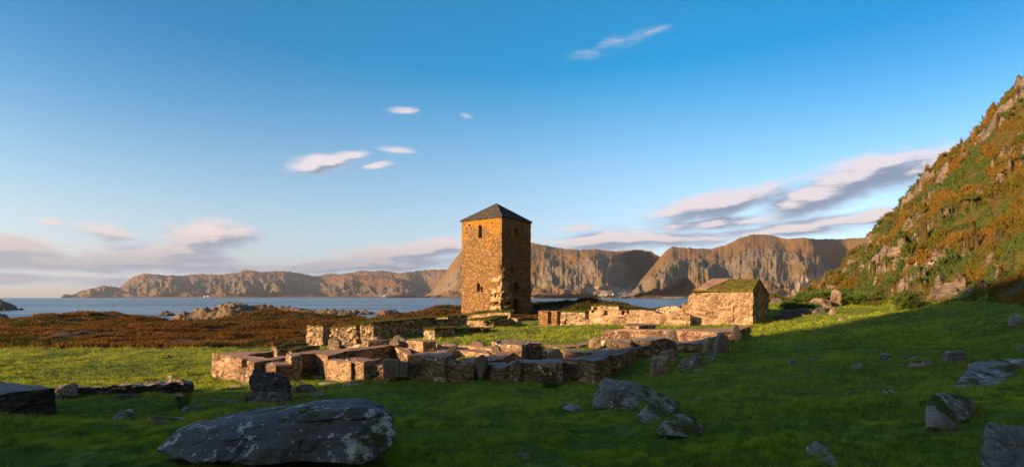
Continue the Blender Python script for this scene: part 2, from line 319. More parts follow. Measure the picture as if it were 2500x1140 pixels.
def tower_extra():
    t = NT(M['tower'].node_tree); b = [n for n in t.n if n.type == 'BSDF_PRINCIPLED'][0]; src = b.inputs['Base Color'].links[0].from_socket
    P = t.new('ShaderNodeNewGeometry').outputs['Position']; z = t.new('ShaderNodeSeparateXYZ', {0: P}).outputs[2]
    n = t.noise(P, .7, 4); f = t.m('MULTIPLY', t.ss(t.m('ADD', n, t.ss(z, 7, 10.4, -.15, .09)), .54, .62), .65)
    c = t.mix(f, src, (.40, .20, .02))
    dv = t.new('ShaderNodeVectorMath', {0: P, 1: (-1.04, 50.0, 2.6)}, operation='SUBTRACT').outputs[0]; dd = t.new('ShaderNodeVectorMath', {0: t.mapv(dv, (.75, .75, .42))}, operation='LENGTH').outputs['Value']
    pn = t.new('ShaderNodeTexVoronoi', {'Vector': t.mapv(P, (1.6, 1.6, 2.6)), 'Scale': 1.0}, feature='F1'); pc = t.new('ShaderNodeSeparateColor', {0: pn.outputs['Color']}).outputs[0]
    pm = t.ss(t.m('ADD', dd, t.m('MULTIPLY', pc, 1.1)), 1.35, 1.2); c = t.mix(t.m('MULTIPLY', pm, .8), c, (.50, .38, .22)); t.l.new(c, b.inputs['Base Color'])
tower_extra()
def rock_mat(name, base, light, lich, moss, mossamt=.5, lichamt=1.0):
    t = mat(name); n1 = t.noise(t.P, 1.6, 6, .6, .5); n2 = t.noise(t.P, 11, 7, .72); n3 = t.noise(t.P, 55, 4, .75); st = t.noise(t.mapv(t.P, (2, 2, 9), rot=(.3, .2, 0)), 2.0, 5, .6)
    c = t.mix(t.ss(n1, .3, .7), base, light); c = t.mix(t.ss(n2, .45, .75, 0, .7), c, tuple(v * .45 for v in base)); c = t.mix(t.ss(st, .5, .7, 0, .4), c, light)
    c = t.mix(t.ss(t.nz, .35, .85, 0, .6), c, light)  # up-facing sides paler: light from above painted into the colour
    nd = t.m('ADD', t.noise(t.P, 5.5, 6, .68), t.m('MULTIPLY', t.m('SUBTRACT', n2, .5), .35))
    c = t.mix(t.m('MULTIPLY', t.m('MULTIPLY', t.ss(t.m('ADD', nd, t.m('MULTIPLY', t.m('SUBTRACT', t.noise(t.P, 1.1, 3), .5), .5)), .58, .63), t.ss(t.nz, -.2, .7, .35, 1.0)), lichamt), c, lich)
    vs = t.new('ShaderNodeTexVoronoi', {'Vector': t.P, 'Scale': 9.0}, feature='F1'); c = t.mix(t.m('MULTIPLY', t.ss(t.m('ADD', vs.outputs[0], t.m('MULTIPLY', n2, .45)), .36, .31), lichamt * .8), c, lich)
    nm = t.noise(t.P, 2.3, 5, .65); mk_ = t.m('MULTIPLY', t.ss(t.m('ADD', nm, t.m('MULTIPLY', t.nz, .12)), .66 - .14 * mossamt, .74 - .14 * mossamt), t.ss(t.nz, .0, .6))
    c = t.mix(mk_, c, t.mix(n2, moss, tuple(v * .5 for v in moss)))
    h = t.m('ADD', t.m('ADD', t.m('MULTIPLY', n2, .8), t.m('MULTIPLY', n3, .35)), t.m('MULTIPLY', st, .6))
    return fin(t, c, h, 1.0, .06)
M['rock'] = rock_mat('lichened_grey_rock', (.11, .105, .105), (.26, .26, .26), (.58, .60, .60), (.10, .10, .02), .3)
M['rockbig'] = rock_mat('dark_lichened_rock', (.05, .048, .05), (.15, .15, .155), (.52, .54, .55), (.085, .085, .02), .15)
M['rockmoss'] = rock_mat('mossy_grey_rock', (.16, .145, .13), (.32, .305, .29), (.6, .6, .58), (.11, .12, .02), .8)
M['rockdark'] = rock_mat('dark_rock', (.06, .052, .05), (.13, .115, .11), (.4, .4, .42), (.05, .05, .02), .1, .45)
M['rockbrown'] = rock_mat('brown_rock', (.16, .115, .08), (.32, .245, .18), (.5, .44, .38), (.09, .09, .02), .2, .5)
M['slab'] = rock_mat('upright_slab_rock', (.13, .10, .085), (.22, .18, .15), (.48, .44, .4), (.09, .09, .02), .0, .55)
def grass_ground():
    t = mat('turf'); n0 = t.noise(t.P, .22, 4); n1 = t.noise(t.P, .9, 5); n2 = t.noise(t.P, 6, 5, .7); n3 = t.noise(t.P, 45, 3, .7)
    c = t.mix(t.ss(n1, .3, .7), (.085, .135, .010), (.17, .22, .016)); c = t.mix(t.ss(n0, .5, .7, 0, .5), c, (.12, .12, .03)); c = t.mix(t.ss(n2, .45, .8, 0, .75), c, (.03, .045, .007))
    h = t.m('ADD', t.m('MULTIPLY', n2, 1.0), t.m('MULTIPLY', n3, .5)); return fin(t, c, h, 1.0, .07)
M['turf'] = grass_ground()
def heath_ground():
    t = mat('heather_ground'); n1 = t.noise(t.P, .35, 5, .6); n2 = t.noise(t.P, 2.5, 5, .7); n3 = t.noise(t.P, .09, 3)
    c = t.mix(t.ss(n2, .3, .7), (.085, .042, .014), (.045, .024, .01)); c = t.mix(t.ss(n1, .55, .7, 0, .6), c, (.035, .04, .012))
    ro = t.ss(t.mr, .3, .6); nr = t.noise(t.P, 1.1, 6, .7)
    rc = t.mix(t.ss(nr, .35, .65), (.10, .068, .042), (.22, .155, .10)); rc = t.mix(t.ss(t.mg, .2, .8), rc, (.035, .03, .026)); c = t.mix(ro, c, rc)
    return fin(t, c, t.m('ADD', t.m('MULTIPLY', n2, .6), t.m('MULTIPLY', nr, .8)), 1.0, .25)
M['heath'] = heath_ground()
def hill_ground():
    t = mat('hillside_ground'); n1 = t.noise(t.P, .25, 5, .6); n2 = t.noise(t.P, 1.6, 6, .7); n3 = t.noise(t.P, 7, 4, .7); st = t.noise(t.mapv(t.P, (.5, .5, 2.4), rot=(.35, .3, 0)), 2.2, 6, .7)
    c = t.mix(t.ss(n1, .35, .65), (.13, .075, .02), (.10, .10, .02)); c = t.mix(t.ss(n2, .4, .7, 0, .7), c, (.05, .03, .01))
    rc = t.mix(t.ss(st, .35, .65), (.12, .09, .065), (.31, .25, .19)); rc = t.mix(t.ss(n3, .5, .75, 0, .6), rc, (.07, .055, .045))
    wl = t.m('MULTIPLY', t.ss(n2, .56, .64), t.ss(t.mg, .3, .9)); rc = t.mix(wl, rc, (.62, .58, .52))
    c = t.mix(t.ss(t.mr, .35, .6), c, rc)
    return fin(t, c, t.m('ADD', t.m('MULTIPLY', st, 1.0), t.m('ADD', t.m('MULTIPLY', n2, .6), t.m('MULTIPLY', n3, .3))), 1.0, .3)
M['hill'] = hill_ground()
def leaf(name, ca, cb, cc=None, trans=.0):
    t = mat(name); c = t.mix(t.mr, ca, cb)
    if cc: c = t.mix(t.ss(t.mg, .45, .55), c, cc)
    tr = t.new('ShaderNodeBsdfTranslucent', {'Color': c}); ms = t.new('ShaderNodeMixShader', {0: .4, 1: t.b.outputs[0], 2: tr.outputs[0]}); t.l.new(ms.outputs[0], t.out.inputs[0])
    return fin(t, c)
M['blade'] = leaf('grass_blades', (.06, .120, .013), (.33, .40, .034), (.36, .29, .08))
M['heather'] = leaf('heather_sprigs', (.06, .030, .009), (.23, .115, .028), (.05, .055, .012))
M['hillveg'] = leaf('hill_bushes', (.10, .115, .016), (.23, .125, .022), (.085, .13, .03))
M['turfcap'] = leaf('turf_tufts', (.07, .07, .014), (.20, .13, .03), (.07, .11, .015))
M['juniper'] = leaf('juniper_leaves', (.045, .085, .018), (.17, .23, .045))
def water_mat():
    t = mat('sea_water'); P = t.P
    cd = t.new('ShaderNodeVectorMath', {0: P}, operation='LENGTH').outputs['Value']
    v = t.mapv(P, (.35, 1.0, 1)); n1 = t.noise(v, .9, 5, .65); n2 = t.noise(t.mapv(P, (.25, 1, 1)), .12, 5, .6); n3 = t.noise(t.mapv(P, (.12, 1, 1)), .012, 4, .6)
    h = t.m('ADD', t.m('MULTIPLY', n1, .25), t.m('ADD', t.m('MULTIPLY', n2, 1.3), t.m('MULTIPLY', n3, 7.0)))
    calm = t.ss(t.noise(t.mapv(P, (.002, .02, 1)), 1.0, 4), .45, .6)
    t.b.inputs['Specular IOR Level'].default_value = .36; t.b.inputs['IOR'].default_value = 1.33
    c = t.mix(calm, (.014, .050, .095), (.022, .068, .115))
    return fin(t, c, h, .75, 1.0, t.m('ADD', t.m('MULTIPLY', calm, -.08), .30))
M['sea'] = water_mat()
def mtn_mat(name, moor, moor2, rock, rock2, scree):
    t = mat(name); P = t.P; n1 = t.noise(P, .006, 6, .65); n2 = t.noise(t.mapv(P, (1, 1, 1.1)), .02, 6, .7); n3 = t.noise(P, .06, 4, .7)
    c = t.mix(t.ss(n1, .35, .65), moor, moor2); c = t.mix(t.ss(n3, .5, .75, 0, .5), c, tuple(v * .5 for v in moor))
    rc = t.mix(t.ss(n2, .35, .65), rock, rock2); rc = t.mix(t.ss(n3, .5, .7, 0, .6), rc, tuple(v * .4 for v in rock)); rc = t.mix(t.ss(n1, .46, .58, 0, .8), rc, moor2)
    c = t.mix(t.ss(t.m('ADD', t.mr, t.m('MULTIPLY', t.m('SUBTRACT', n2, .5), .8)), .35, .6), c, rc)
    sc = t.mix(t.ss(n3, .3, .8), scree, tuple(v * .7 for v in scree)); c = t.mix(t.ss(t.m('ADD', t.mg, t.m('MULTIPLY', t.m('SUBTRACT', n1, .5), .9)), .4, .6), c, sc)
    c = t.mix(t.ss(t.mb, .3, .8), c, (.035, .06, .02))
    h = t.m('ADD', t.m('MULTIPLY', n2, 1.0), t.m('MULTIPLY', n3, .35)); return fin(t, c, h, .9, 18)
M['mtn'] = mtn_mat('mountain_rock', (.20, .095, .035), (.13, .095, .035), (.135, .105, .08), (.22, .175, .135), (.34, .265, .22))
M['mtnfar'] = mtn_mat('far_mountain_rock', (.14, .060, .028), (.085, .055, .025), (.075, .065, .062), (.13, .105, .09), (.12, .09, .075))
t_ = mat('slate_roof'); vv = t_.new('ShaderNodeTexVoronoi', {'Vector': t_.mapv(t_.P, (2.2, 2.2, 5)), 'Scale': 1.2}); n_ = t_.noise(t_.P, 2.5, 5, .6); n4_ = t_.noise(t_.mapv(t_.P, (1, 1, 1)), 6, 4)
c_ = t_.mix(t_.new('ShaderNodeSeparateColor', {0: vv.outputs['Color']}).outputs[0], (.035, .033, .032), (.065, .06, .057)); c_ = t_.mix(t_.ss(n_, .55, .7, 0, .6), c_, (.22, .16, .08))
M['slate'] = fin(t_, c_, t_.m('ADD', vv.outputs[0], n4_), .8, .04, .95)
t_ = mat('house_paint'); M['paint'] = fin(t_, (.75, .74, .7))
t_ = mat('house_roof_tiles'); M['hroof'] = fin(t_, (.12, .07, .06))
t_ = mat('dark_interior'); M['void'] = fin(t_, (.02, .016, .012))

# ---------------------------------------------------------------- ground, heath, hillside, sea
def build_ground():
    fine = np.arange(R(-50), R(50), .0023)
    rest = np.concatenate([np.arange(R(50), R(222), R(1.3)), np.arange(R(222), R(256), R(.25)), np.arange(R(256), R(310) - .001, R(1.3))])
    az = np.concatenate([fine, rest]); nr_ = 640
    r = np.concatenate([[.5, 1.2], np.exp(np.linspace(math.log(2.2), math.log(420), nr_))])
    A, Rr = np.meshgrid(az, r); x = (Rr * np.sin(A)).ravel(); y = (Rr * np.cos(A)).ravel(); z = terrain(x, y)
    nu, nv = len(az), len(r); Fc = grid_faces(nu, nv, True)[:, ::-1]
    V = np.stack([x, y, z], 1); ar = A.ravel(); ar = np.where(ar > math.pi, ar - 2 * math.pi, ar); rr = Rr.ravel()
    hm = (sst(rr, hill_r(ar), hill_r(ar) * 1.12) * (ar > .3) * (ar < 2.4))
    n5 = fbm(xyz(x, y) * .3, 3, 5)
    front = y > 1; px = np.where(front, 1250 + F * x / np.maximum(y, 1), -999)
    hb = np.interp(px, [-500, 700, 790, 920, 1010, 1130, 1200, 1290, 1310, 1600, 1700, 1880], [32.5, 32.5, 31, 30.5, 36, 40, 46, 46, 46, 36, 40, 36])
    heath = (front & (y > hb + n5 * .8)) | ((~front) & (rr > 30) & (ar < 0)) 
    P = np.stack([x, y, z], 1); gx = ridged(P * [.15, .15, .3], 4, 91); shore = np.where(heath, np.clip(sst(z, -.9, -2.6) + sst(rr, 112, 135) * .9 + .35 * gx * sst(rr, 60, 110) - .25 * sst(z, -1.2, 0.0) * sst(rr, 140, 90), 0, 1), 0)
    wet = sst(z, SEA + .7, SEA + .1)
    rock = hillrock(x, y, z); low = sst(x, 24, 34) * sst(-z, -9, -4)
    cls = np.zeros(len(x), int); cls[heath] = 1; cls[hm > .5] = 2
    fc = cls[Fc].max(1)
    att = np.stack([np.where(cls == 2, rock, shore), np.where(cls == 2, low, wet), hm], 1)
    for k, (nm, m_) in enumerate((('ground', 'turf'), ('heath', 'heath'), ('hillside', 'hill'))):
        f = Fc[fc == k]; u, inv = np.unique(f, return_inverse=True)
        a = att[u].copy()
        if k == 2: a[:, 0] = rock[u]; a[:, 1] = low[u]
        elif k == 1: a[:, 0] = shore[u]; a[:, 1] = wet[u]
        o = mk(nm, V[u], inv.reshape(-1, 4), M[m_], attrs=a); tag(o, kind='structure')
build_ground()
def build_sea():
    az = np.linspace(R(-75), R(75), 121); r = np.exp(np.linspace(math.log(40), math.log(13600), 60))
    A, Rr = np.meshgrid(az, r); V = np.stack([(Rr * np.sin(A)).ravel(), (Rr * np.cos(A)).ravel(), np.full(A.size, SEA)], 1)
    tag(mk('sea', V, grid_faces(121, 60)[:, ::-1], M['sea']), kind='structure')
build_sea()

# ---------------------------------------------------------------- mountains across the water
def mountain(name, ridge, ds, dr, m_, seed, spur=300, gul=70, gfreq=.03, cliff=(.28, .72), dmod=None, step=1.6, nv=110, scree=None, green=None, lean=62):
    rp = np.array(ridge, float); px = np.arange(rp[0, 0], rp[-1, 0], step)
    py = np.interp(px, rp[:, 0], rp[:, 1]) + 1.1 * vn(xyz(px * .13, px * 0), seed) + .6 * vn(xyz(px * .4, px * 0), seed + 3)
    t = np.concatenate([np.linspace(0, 1, nv), [1.08, 1.25, 1.6, 2.2]]); PX, T = np.meshgrid(px, t); PY = np.repeat(py[None], len(t), 0)
    sc = ds / 3000.0
    prof = np.interp(T, [0, .02, .25, .42, .60, .76, 1, 1.08, 1.25, 1.6, 2.2], [0, .02, .17, .29, .62, .78, 1, 1.0, .93, .6, -.1])
    sh = PX.shape; f = lambda a, b, o, s: fbm(np.stack([(PX * a).ravel(), (T * b).ravel(), PX.ravel() * 0], 1), o, s, .55).reshape(sh)
    rg = lambda a, b, o, s: ridged(np.stack([(PX * a).ravel(), (T * b).ravel(), PX.ravel() * 0], 1), o, s, .5).reshape(sh)
    warp = PX + 15 * f(.016, 2.2, 4, seed + 40)
    ev = np.clip(T, 0, 1); cu = cliff[1] + .22 * f(.011, 0, 2, seed + 61) + .05 * f(.08, 0, 2, seed + 62); cu = np.minimum(cu, .74); cl_ = cliff[0] + .10 * f(.015, 0, 2, seed + 63); cm = sst(ev - cl_, -.12, .08) * sst(cu - ev, -.06, .05)
    D = ds + (dr - ds) * T
    bil = lambda a, b, sd_, lean=0: np.abs(vn(np.stack([((warp + lean * T) * a).ravel(), (T * b).ravel(), PX.ravel() * 0], 1), sd_)).reshape(sh) * 2
    w2 = .15 + .95 * sst(f(.01, 1.5, 2, seed + 60), -.4, .5)
    g1 = 2.0 * bil(gfreq * .8, .6, seed + 7, lean) * w2 + .9 * bil(gfreq * .35, .3, seed + 6, lean) + .34 * bil(gfreq * 2.3, 2.4, seed + 8, lean) * w2
    fade = (.10 + .90 * cm) * (.45 + .75 * sst(f(.008, .7, 2, seed + 64), -.5, .5)) * sst(-T, -1.3, -.9)
    D = D - (spur * f(.006, .8, 3, seed + 1) * sst(-T, -1.35, -.95) + gul * g1 * fade) * sc * sst(T, -.02, .15)
    D = D - 24 * sc * ridged(np.stack([(PX * .09).ravel(), (T * 7).ravel(), PX.ravel() * 0], 1), 4, seed + 9, .6).reshape(sh) * (.25 + .75 * cm)
    if dmod is not None: D = D + dmod(PX, T) * sc
    zr = EYE + (726 - PY) * np.maximum(D, ds) / F
    Z = SEA - 2 + (zr - SEA + 2) * prof + 14 * sc * f(.05, 6, 4, seed + 11) * sst(T, .03, .2) * sst(-T, -.97, -.8)
    V = np.stack([((PX - 1250) / F * D).ravel(), D.ravel(), Z.ravel()], 1)
    gx_ = np.abs(np.gradient(D, axis=1)); rock = np.clip(cm * .95 + .12 * f(.03, 5, 3, seed + 15), 0, 1)
    scr = np.clip(sst(-ev, -cliff[0] - .06, -cliff[0] + .1) * (.15 + .6 * f(.02, 3, 3, seed + 20)), 0, 1)
    if scree is not None: scr = np.clip(scr + scree(PX, T), 0, 1)
    gr = np.zeros(sh) if green is None else green(PX, T)
    att = np.stack([rock.ravel(), scr.ravel(), gr.ravel()], 1)
    tag(mk(name, V, grid_faces(len(px), len(t)), M[m_], attrs=att), kind='structure')
gs = lambda x, c, w: np.exp(-((x - c) / w) ** 2)
mountain('mountain', [(1500, 726), (1530, 722), (1560, 690), (1600, 642), (1625, 612), (1640, 603), (1700, 606), (1735, 608), (1770, 598), (1810, 580), (1840, 572), (1880, 574), (1920, 583), (1960, 580), (1990, 584), (2050, 583), (2100, 581), (2130, 581), (2200, 585), (2500, 590)],
         3000, 4250, 'mtn', 101, spur=300, gul=150, gfreq=.022, cliff=(.36, .60),
         dmod=lambda P_, T_: 900 * sst(P_, 1960, 2060) * sst(T_, .05, .5) * gs(P_, 2060, 90) + 500 * sst(-P_, -1600, -1520) * sst(T_, .1, .8),
         scree=lambda P_, T_: .9 * sst(P_, 1860, 2000) * sst(-T_, -.62, -.35), green=lambda P_, T_: gs(P_, 1570, 22) * gs(T_, .16, .1) * .9)
mountain('mountain', [(1038, 724), (1060, 705), (1085, 668), (1105, 640), (1127, 613), (1160, 597), (1200, 588), (1250, 588), (1296, 592), (1350, 603), (1400, 610), (1450, 608), (1500, 613), (1560, 609), (1590, 614), (1612, 627), (1680, 640), (1760, 650)],
         3500, 5300, 'mtn', 207, spur=260, gul=120, gfreq=.024, cliff=(.34, .58),
         dmod=lambda P_, T_: 1300 * sst(P_, 1484, 1575) * sst(T_, .25, .5) * sst(-T_, -1.02, -.72) - 350 * gs(P_, 1455, 40) * sst(T_, .1, .5) * sst(-T_, -1, -.8) + 900 * sst(-P_, -1120, -1040) * sst(T_, .05, .7),
         scree=lambda P_, T_: .8 * gs(P_, 1500, 60) * sst(-T_, -.45, -.3))
mountain('far_mountain', [(150, 725.4), (180, 718), (215, 706), (250, 697), (270, 699), (292, 702), (325, 675), (350, 668), (400, 672), (440, 673), (480, 669), (540, 670), (580, 666), (600, 658), (640, 664), (680, 661), (720, 665), (760, 673), (800, 677), (850, 670), (900, 672), (940, 675), (980, 680), (1005, 690), (1030, 702), (1060, 714), (1095, 724)],
         7500, 9600, 'mtnfar', 303, spur=240, gul=85, gfreq=.034, cliff=(.3, .8), dmod=lambda P_, T_: 500 * sst(P_, 690, 760) * sst(-P_, -860, -780) * sst(T_, .3, .9))
mountain('far_mountain', [(600, 700), (740, 678), (800, 668), (830, 669), (860, 665), (880, 661), (940, 661), (975, 667), (1000, 664), (1030, 660), (1080, 657), (1110, 660), (1200, 664), (1300, 680)],
         10800, 12800, 'mtnfar', 404, spur=300, gul=35, gfreq=.02, cliff=(.9, .95))
def far_houses():
    h0 = None
    for k, (px, py, d) in enumerate([(1012, 721.5, 7480), (1018, 720.8, 7500), (1026, 721, 7490), (1032, 719.8, 7550), (1039, 720.5, 7500), (1020, 719.2, 7600), (960, 722, 7450), (938, 722, 7450), (500, 723, 7440), (508, 722.6, 7440), (1496, 718, 3030)]):
        p = W(px, py, d); s = 1.0 if d > 5000 else .35
        if h0 is None:
            root = bpy.data.objects.new('house', None); COL.objects.link(root)
            V = np.array([(-9, -6, -14), (9, -6, -14), (9, 6, -14), (-9, 6, -14), (-9, -6, 7), (9, -6, 7), (9, 6, 7), (-9, 6, 7), (-9, 0, 12), (9, 0, 12)], float)
            mk('wall', V, [(0, 1, 5, 4), (1, 2, 6, 9, 5), (2, 3, 7, 6), (3, 0, 4, 8, 7)], M['paint'], root, smooth=False)
            V2 = np.array([(-10, -7, 6.6), (10, -7, 6.6), (10, 0, 12.6), (-10, 0, 12.6), (10, 7, 6.6), (-10, 7, 6.6)], float)
            mk('roof', V2, [(0, 1, 2, 3), (3, 2, 4, 5)], M['hroof'], root, smooth=False); h0 = root
        else:
            root = h0.copy(); COL.objects.link(root)
            for ch in h0.children:
                c = ch.copy(); COL.objects.link(c); c.parent = root
        root.location = p; root.rotation_euler = (0, 0, random.uniform(-.6, .6)); root.scale = (s, s, s)
        lab = 'tiny white house on the far shore across the water'; grp = 'white houses along the far shore'
        if k == 10: lab = 'small white house at the foot of the mountain beside the pale scree'; grp = None
        if k == 11: lab = 'small white house on the shore just right of the tower'; grp = None
        tag(root, lab, 'house', grp)
far_houses()

# ---------------------------------------------------------------- masonry blocks
def resample(poly, step):
    out = []; n = len(poly)
    for i in range(n):
        a, b = poly[i], poly[(i + 1) % n]; L = np.linalg.norm((b - a)[:2]); k = max(1, int(round(L / step)))
        for j in range(k): out.append(a + (b - a) * j / k)
    return np.array(out)
def block(name, label, poly, z=None, cell=.34, depth=.05, rough=.02, mats=('wall', 'cap'), base=None, cat='wall', group=None, parent=None, niches=None, seed=1,
          edge=.03, taper=.03, nd=.35, step=None, turf=None, nname=None, flatz=1.5, org=None):
    """a standing piece of masonry: poly = outline of its top, as (px, py) with one height z, or world (x, y, z)"""
    if mats[0] != 'rubble': depth *= .6
    if z is not None: P = np.array([toz(p[0], p[1], p[2] if len(p) > 2 else z) for p in poly])
    else: P = np.array(poly, float)
    ar = .5 * np.sum(P[:, 0] * np.roll(P[:, 1], -1) - np.roll(P[:, 0], -1) * P[:, 1])
    if ar < 0: P = P[::-1]
    d = P[:, 1].mean(); step = step or max(.03, d * .0021)
    ring = resample(P, step); n = len(ring)
    g = terrain(ring[:, 0], ring[:, 1]) - .3 if base is None else np.full(n, base, float)
    hmax = (ring[:, 2] - g).max(); nv = max(3, int(hmax / step) + 1)
    tg = np.roll(ring, -1, 0) - np.roll(ring, 1, 0); nrm = np.stack([tg[:, 1], -tg[:, 0]], 1); nrm /= np.linalg.norm(nrm, axis=1)[:, None] + 1e-9
    s = np.linspace(0, 1, nv)[:, None]; topz = ring[:, 2] + edge * fbm(ring * 2.2, 3, seed + 5)
    Z = g[None] + (topz - g)[None] * s; X = np.repeat(ring[None, :, 0], nv, 0); Y = np.repeat(ring[None, :, 1], nv, 0)
    NX = np.repeat(nrm[None, :, 0], nv, 0); NY = np.repeat(nrm[None, :, 1], nv, 0)
    tp = taper * (ring[:, 2].max() - Z)
    P3 = np.stack([X.ravel(), Y.ravel(), Z.ravel()], 1); wv = P3 + .10 * np.stack([fbm(P3 * 3, 2, seed + 31), fbm(P3 * 3, 2, seed + 32), fbm(P3 * 3, 2, seed + 33)], 1) * min(1, cell * 2)
    f1, f2, idr = voro(wv / np.array([cell * 1.3, cell * 1.3, cell * .75]), seed + 50, .75)
    g1, g2, idg = voro(wv / np.array([cell * .6, cell * .6, cell * .3]), seed + 60, .75); sm = fbm(P3 / cell * .45, 2, seed + 70) > .12
    f1 = np.where(sm, g1, f1); f2 = np.where(sm, g1 + (g2 - g1) * .6, f2); idr = np.where(sm, idg, idr); id2 = np.mod(idr * 7.13, 1)
    ed = sst(f2 - f1, .0, .13); dp = np.where(sm, depth * .7, depth); disp = -dp * (1 - ed) + (idr - .5) * dp * 1.3 + rough * fbm(P3 * 7, 3, seed + 8) + rough * 1.5 * fbm(P3 * 1.6, 2, seed + 9)
    disp = disp.reshape(nv, n); disp[-1] *= .4
    X = X + NX * (disp + tp); Y = Y + NY * (disp + tp)
    mort = ((1 - sst(f2 - f1, .01, .10)) * np.clip(.75 + .6 * fbm(P3 * 1.3, 2, seed + 71), 0, 1)).reshape(nv, n)
    nm = np.zeros((nv, n), bool)
    if niches:
        PX = 1250 + F * X / np.maximum(Y, 1); PY = 726 + (EYE - Z) / Y * F; facing = (NX * X + NY * Y) < 0
        for nc in niches:
            a, b, c, e = nc[:4]; side = nc[4] if len(nc) > 4 else None
            k = (PX > a) & (PX < b) & (PY > c) & (PY < e) & facing
            if len(nc) > 4 and nc[4] == 'arch': k &= ((PX - (a + b) / 2) / ((b - a) / 2)) ** 2 + (np.minimum(PY - (c + (b - a) / 2), 0) / ((b - a) / 2)) ** 2 < 1.02
            X = np.where(k, X - NX * nd, X); Y = np.where(k, Y - NY * nd, Y); nm |= k
    V = np.stack([X.ravel(), Y.ravel(), Z.ravel()], 1); Fc = grid_faces(n, nv, True)
    att = np.stack([idr, mort.ravel(), id2], 1)
    isn = nm.ravel()[Fc].any(1) if niches else np.zeros(len(Fc), bool)
    body = [tuple(int(i) for i in f) for f in Fc[~isn]]
    topring = list(range((nv - 1) * n, nv * n))
    # the top: outline, an inner ring slightly raised, then a fan-free fill
    from mathutils.geometry import tessellate_polygon
    tv = V[topring]; tris = tessellate_polygon([[Vector(v) for v in tv]]); tf = [tuple(topring[i] for i in t3) for t3 in tris]
    tf2 = []
    for t3 in tf:
        a, b, c = (V[i] for i in t3); nz_ = (b[0] - a[0]) * (c[1] - a[1]) - (b[1] - a[1]) * (c[0] - a[0]); tf2.append(t3 if nz_ > 0 else t3[::-1])
    midx = [0] * len(body) + [1] * len(tf2)
    c0 = V.mean(0); loc = None
    if parent is None: loc = (float(c0[0]), float(c0[1]), float(g.mean()))
    o = mk(name, V, body + tf2, [M[mats[0]], M[mats[1]]], parent, attrs=att, smooth=False, midx=midx, loc=loc)
    if parent is None: tag(o, label, cat, group)
    if niches:
        f = Fc[isn]; u, inv = np.unique(f, return_inverse=True)
        if nname is None or len(niches) == 1 or isinstance(nname, str):
            # every opening its own part: split by screen column
            cx = np.array([1250 + F * v[0] / v[1] for v in V[f].mean(1)]) if len(f) else np.array([]); cy = np.array([726 + (EYE - v[2]) / v[1] * F for v in V[f].mean(1)]) if len(f) else np.array([])
            best = np.array([[abs(a - (q[0] + q[1]) / 2) / (q[1] - q[0]) + abs(b - (q[2] + q[3]) / 2) / (q[3] - q[2]) for q in niches] for a, b in zip(cx, cy)]).argmin(1)
            for k in range(len(niches)):
                fk = f[best == k]
                if len(fk) < 2: continue
                u, inv = np.unique(fk, return_inverse=True); nmk = niches[k][5] if len(niches[k]) > 5 else (nname or 'recess')
                mk(nmk, V[u], inv.reshape(-1, 4), M[mats[0]], o, attrs=att[u], smooth=False)
    if turf: add_turf(o, P, **turf)
    return o
def inside(px, py, poly):
    c = np.zeros(len(px), bool); n = len(poly); j = n - 1
    for i in range(n):
        xi, yi = poly[i][:2]; xj, yj = poly[j][:2]
        k = ((yi > py) != (yj > py)) & (px < (xj - xi) * (py - yi) / (yj - yi + 1e-12) + xi); c ^= k; j = i
    return c
def tufts(P, h, w, lean=.5, seed=0, nbl=1):
    """triangular blades standing on the points P"""
    rs = np.random.RandomState(seed); n = len(P); P = np.repeat(P, nbl, 0); h = np.repeat(h, nbl); w = np.repeat(w, nbl) if np.ndim(w) else np.full(n * nbl, w); n = len(P)
    a = rs.rand(n) * 6.283; b = rs.rand(n) * 6.283; l = rs.rand(n) * lean; hh = h * (.6 + .8 * rs.rand(n))
    s = np.stack([np.cos(a), np.sin(a), 0 * a], 1) * (w * .5)[:, None]
    jit = np.stack([np.cos(b) * h * .25, np.sin(b) * h * .25, -.15 * h], 1) * (1 if nbl > 1 else .1)
    tip = P + jit + np.stack([np.cos(b) * l * hh, np.sin(b) * l * hh, hh], 1)
    V = np.stack([P + jit - s, P + jit + s, tip], 1).reshape(-1, 3); Fc = np.arange(3 * n).reshape(-1, 3)
    return V, Fc, rs.rand(n)
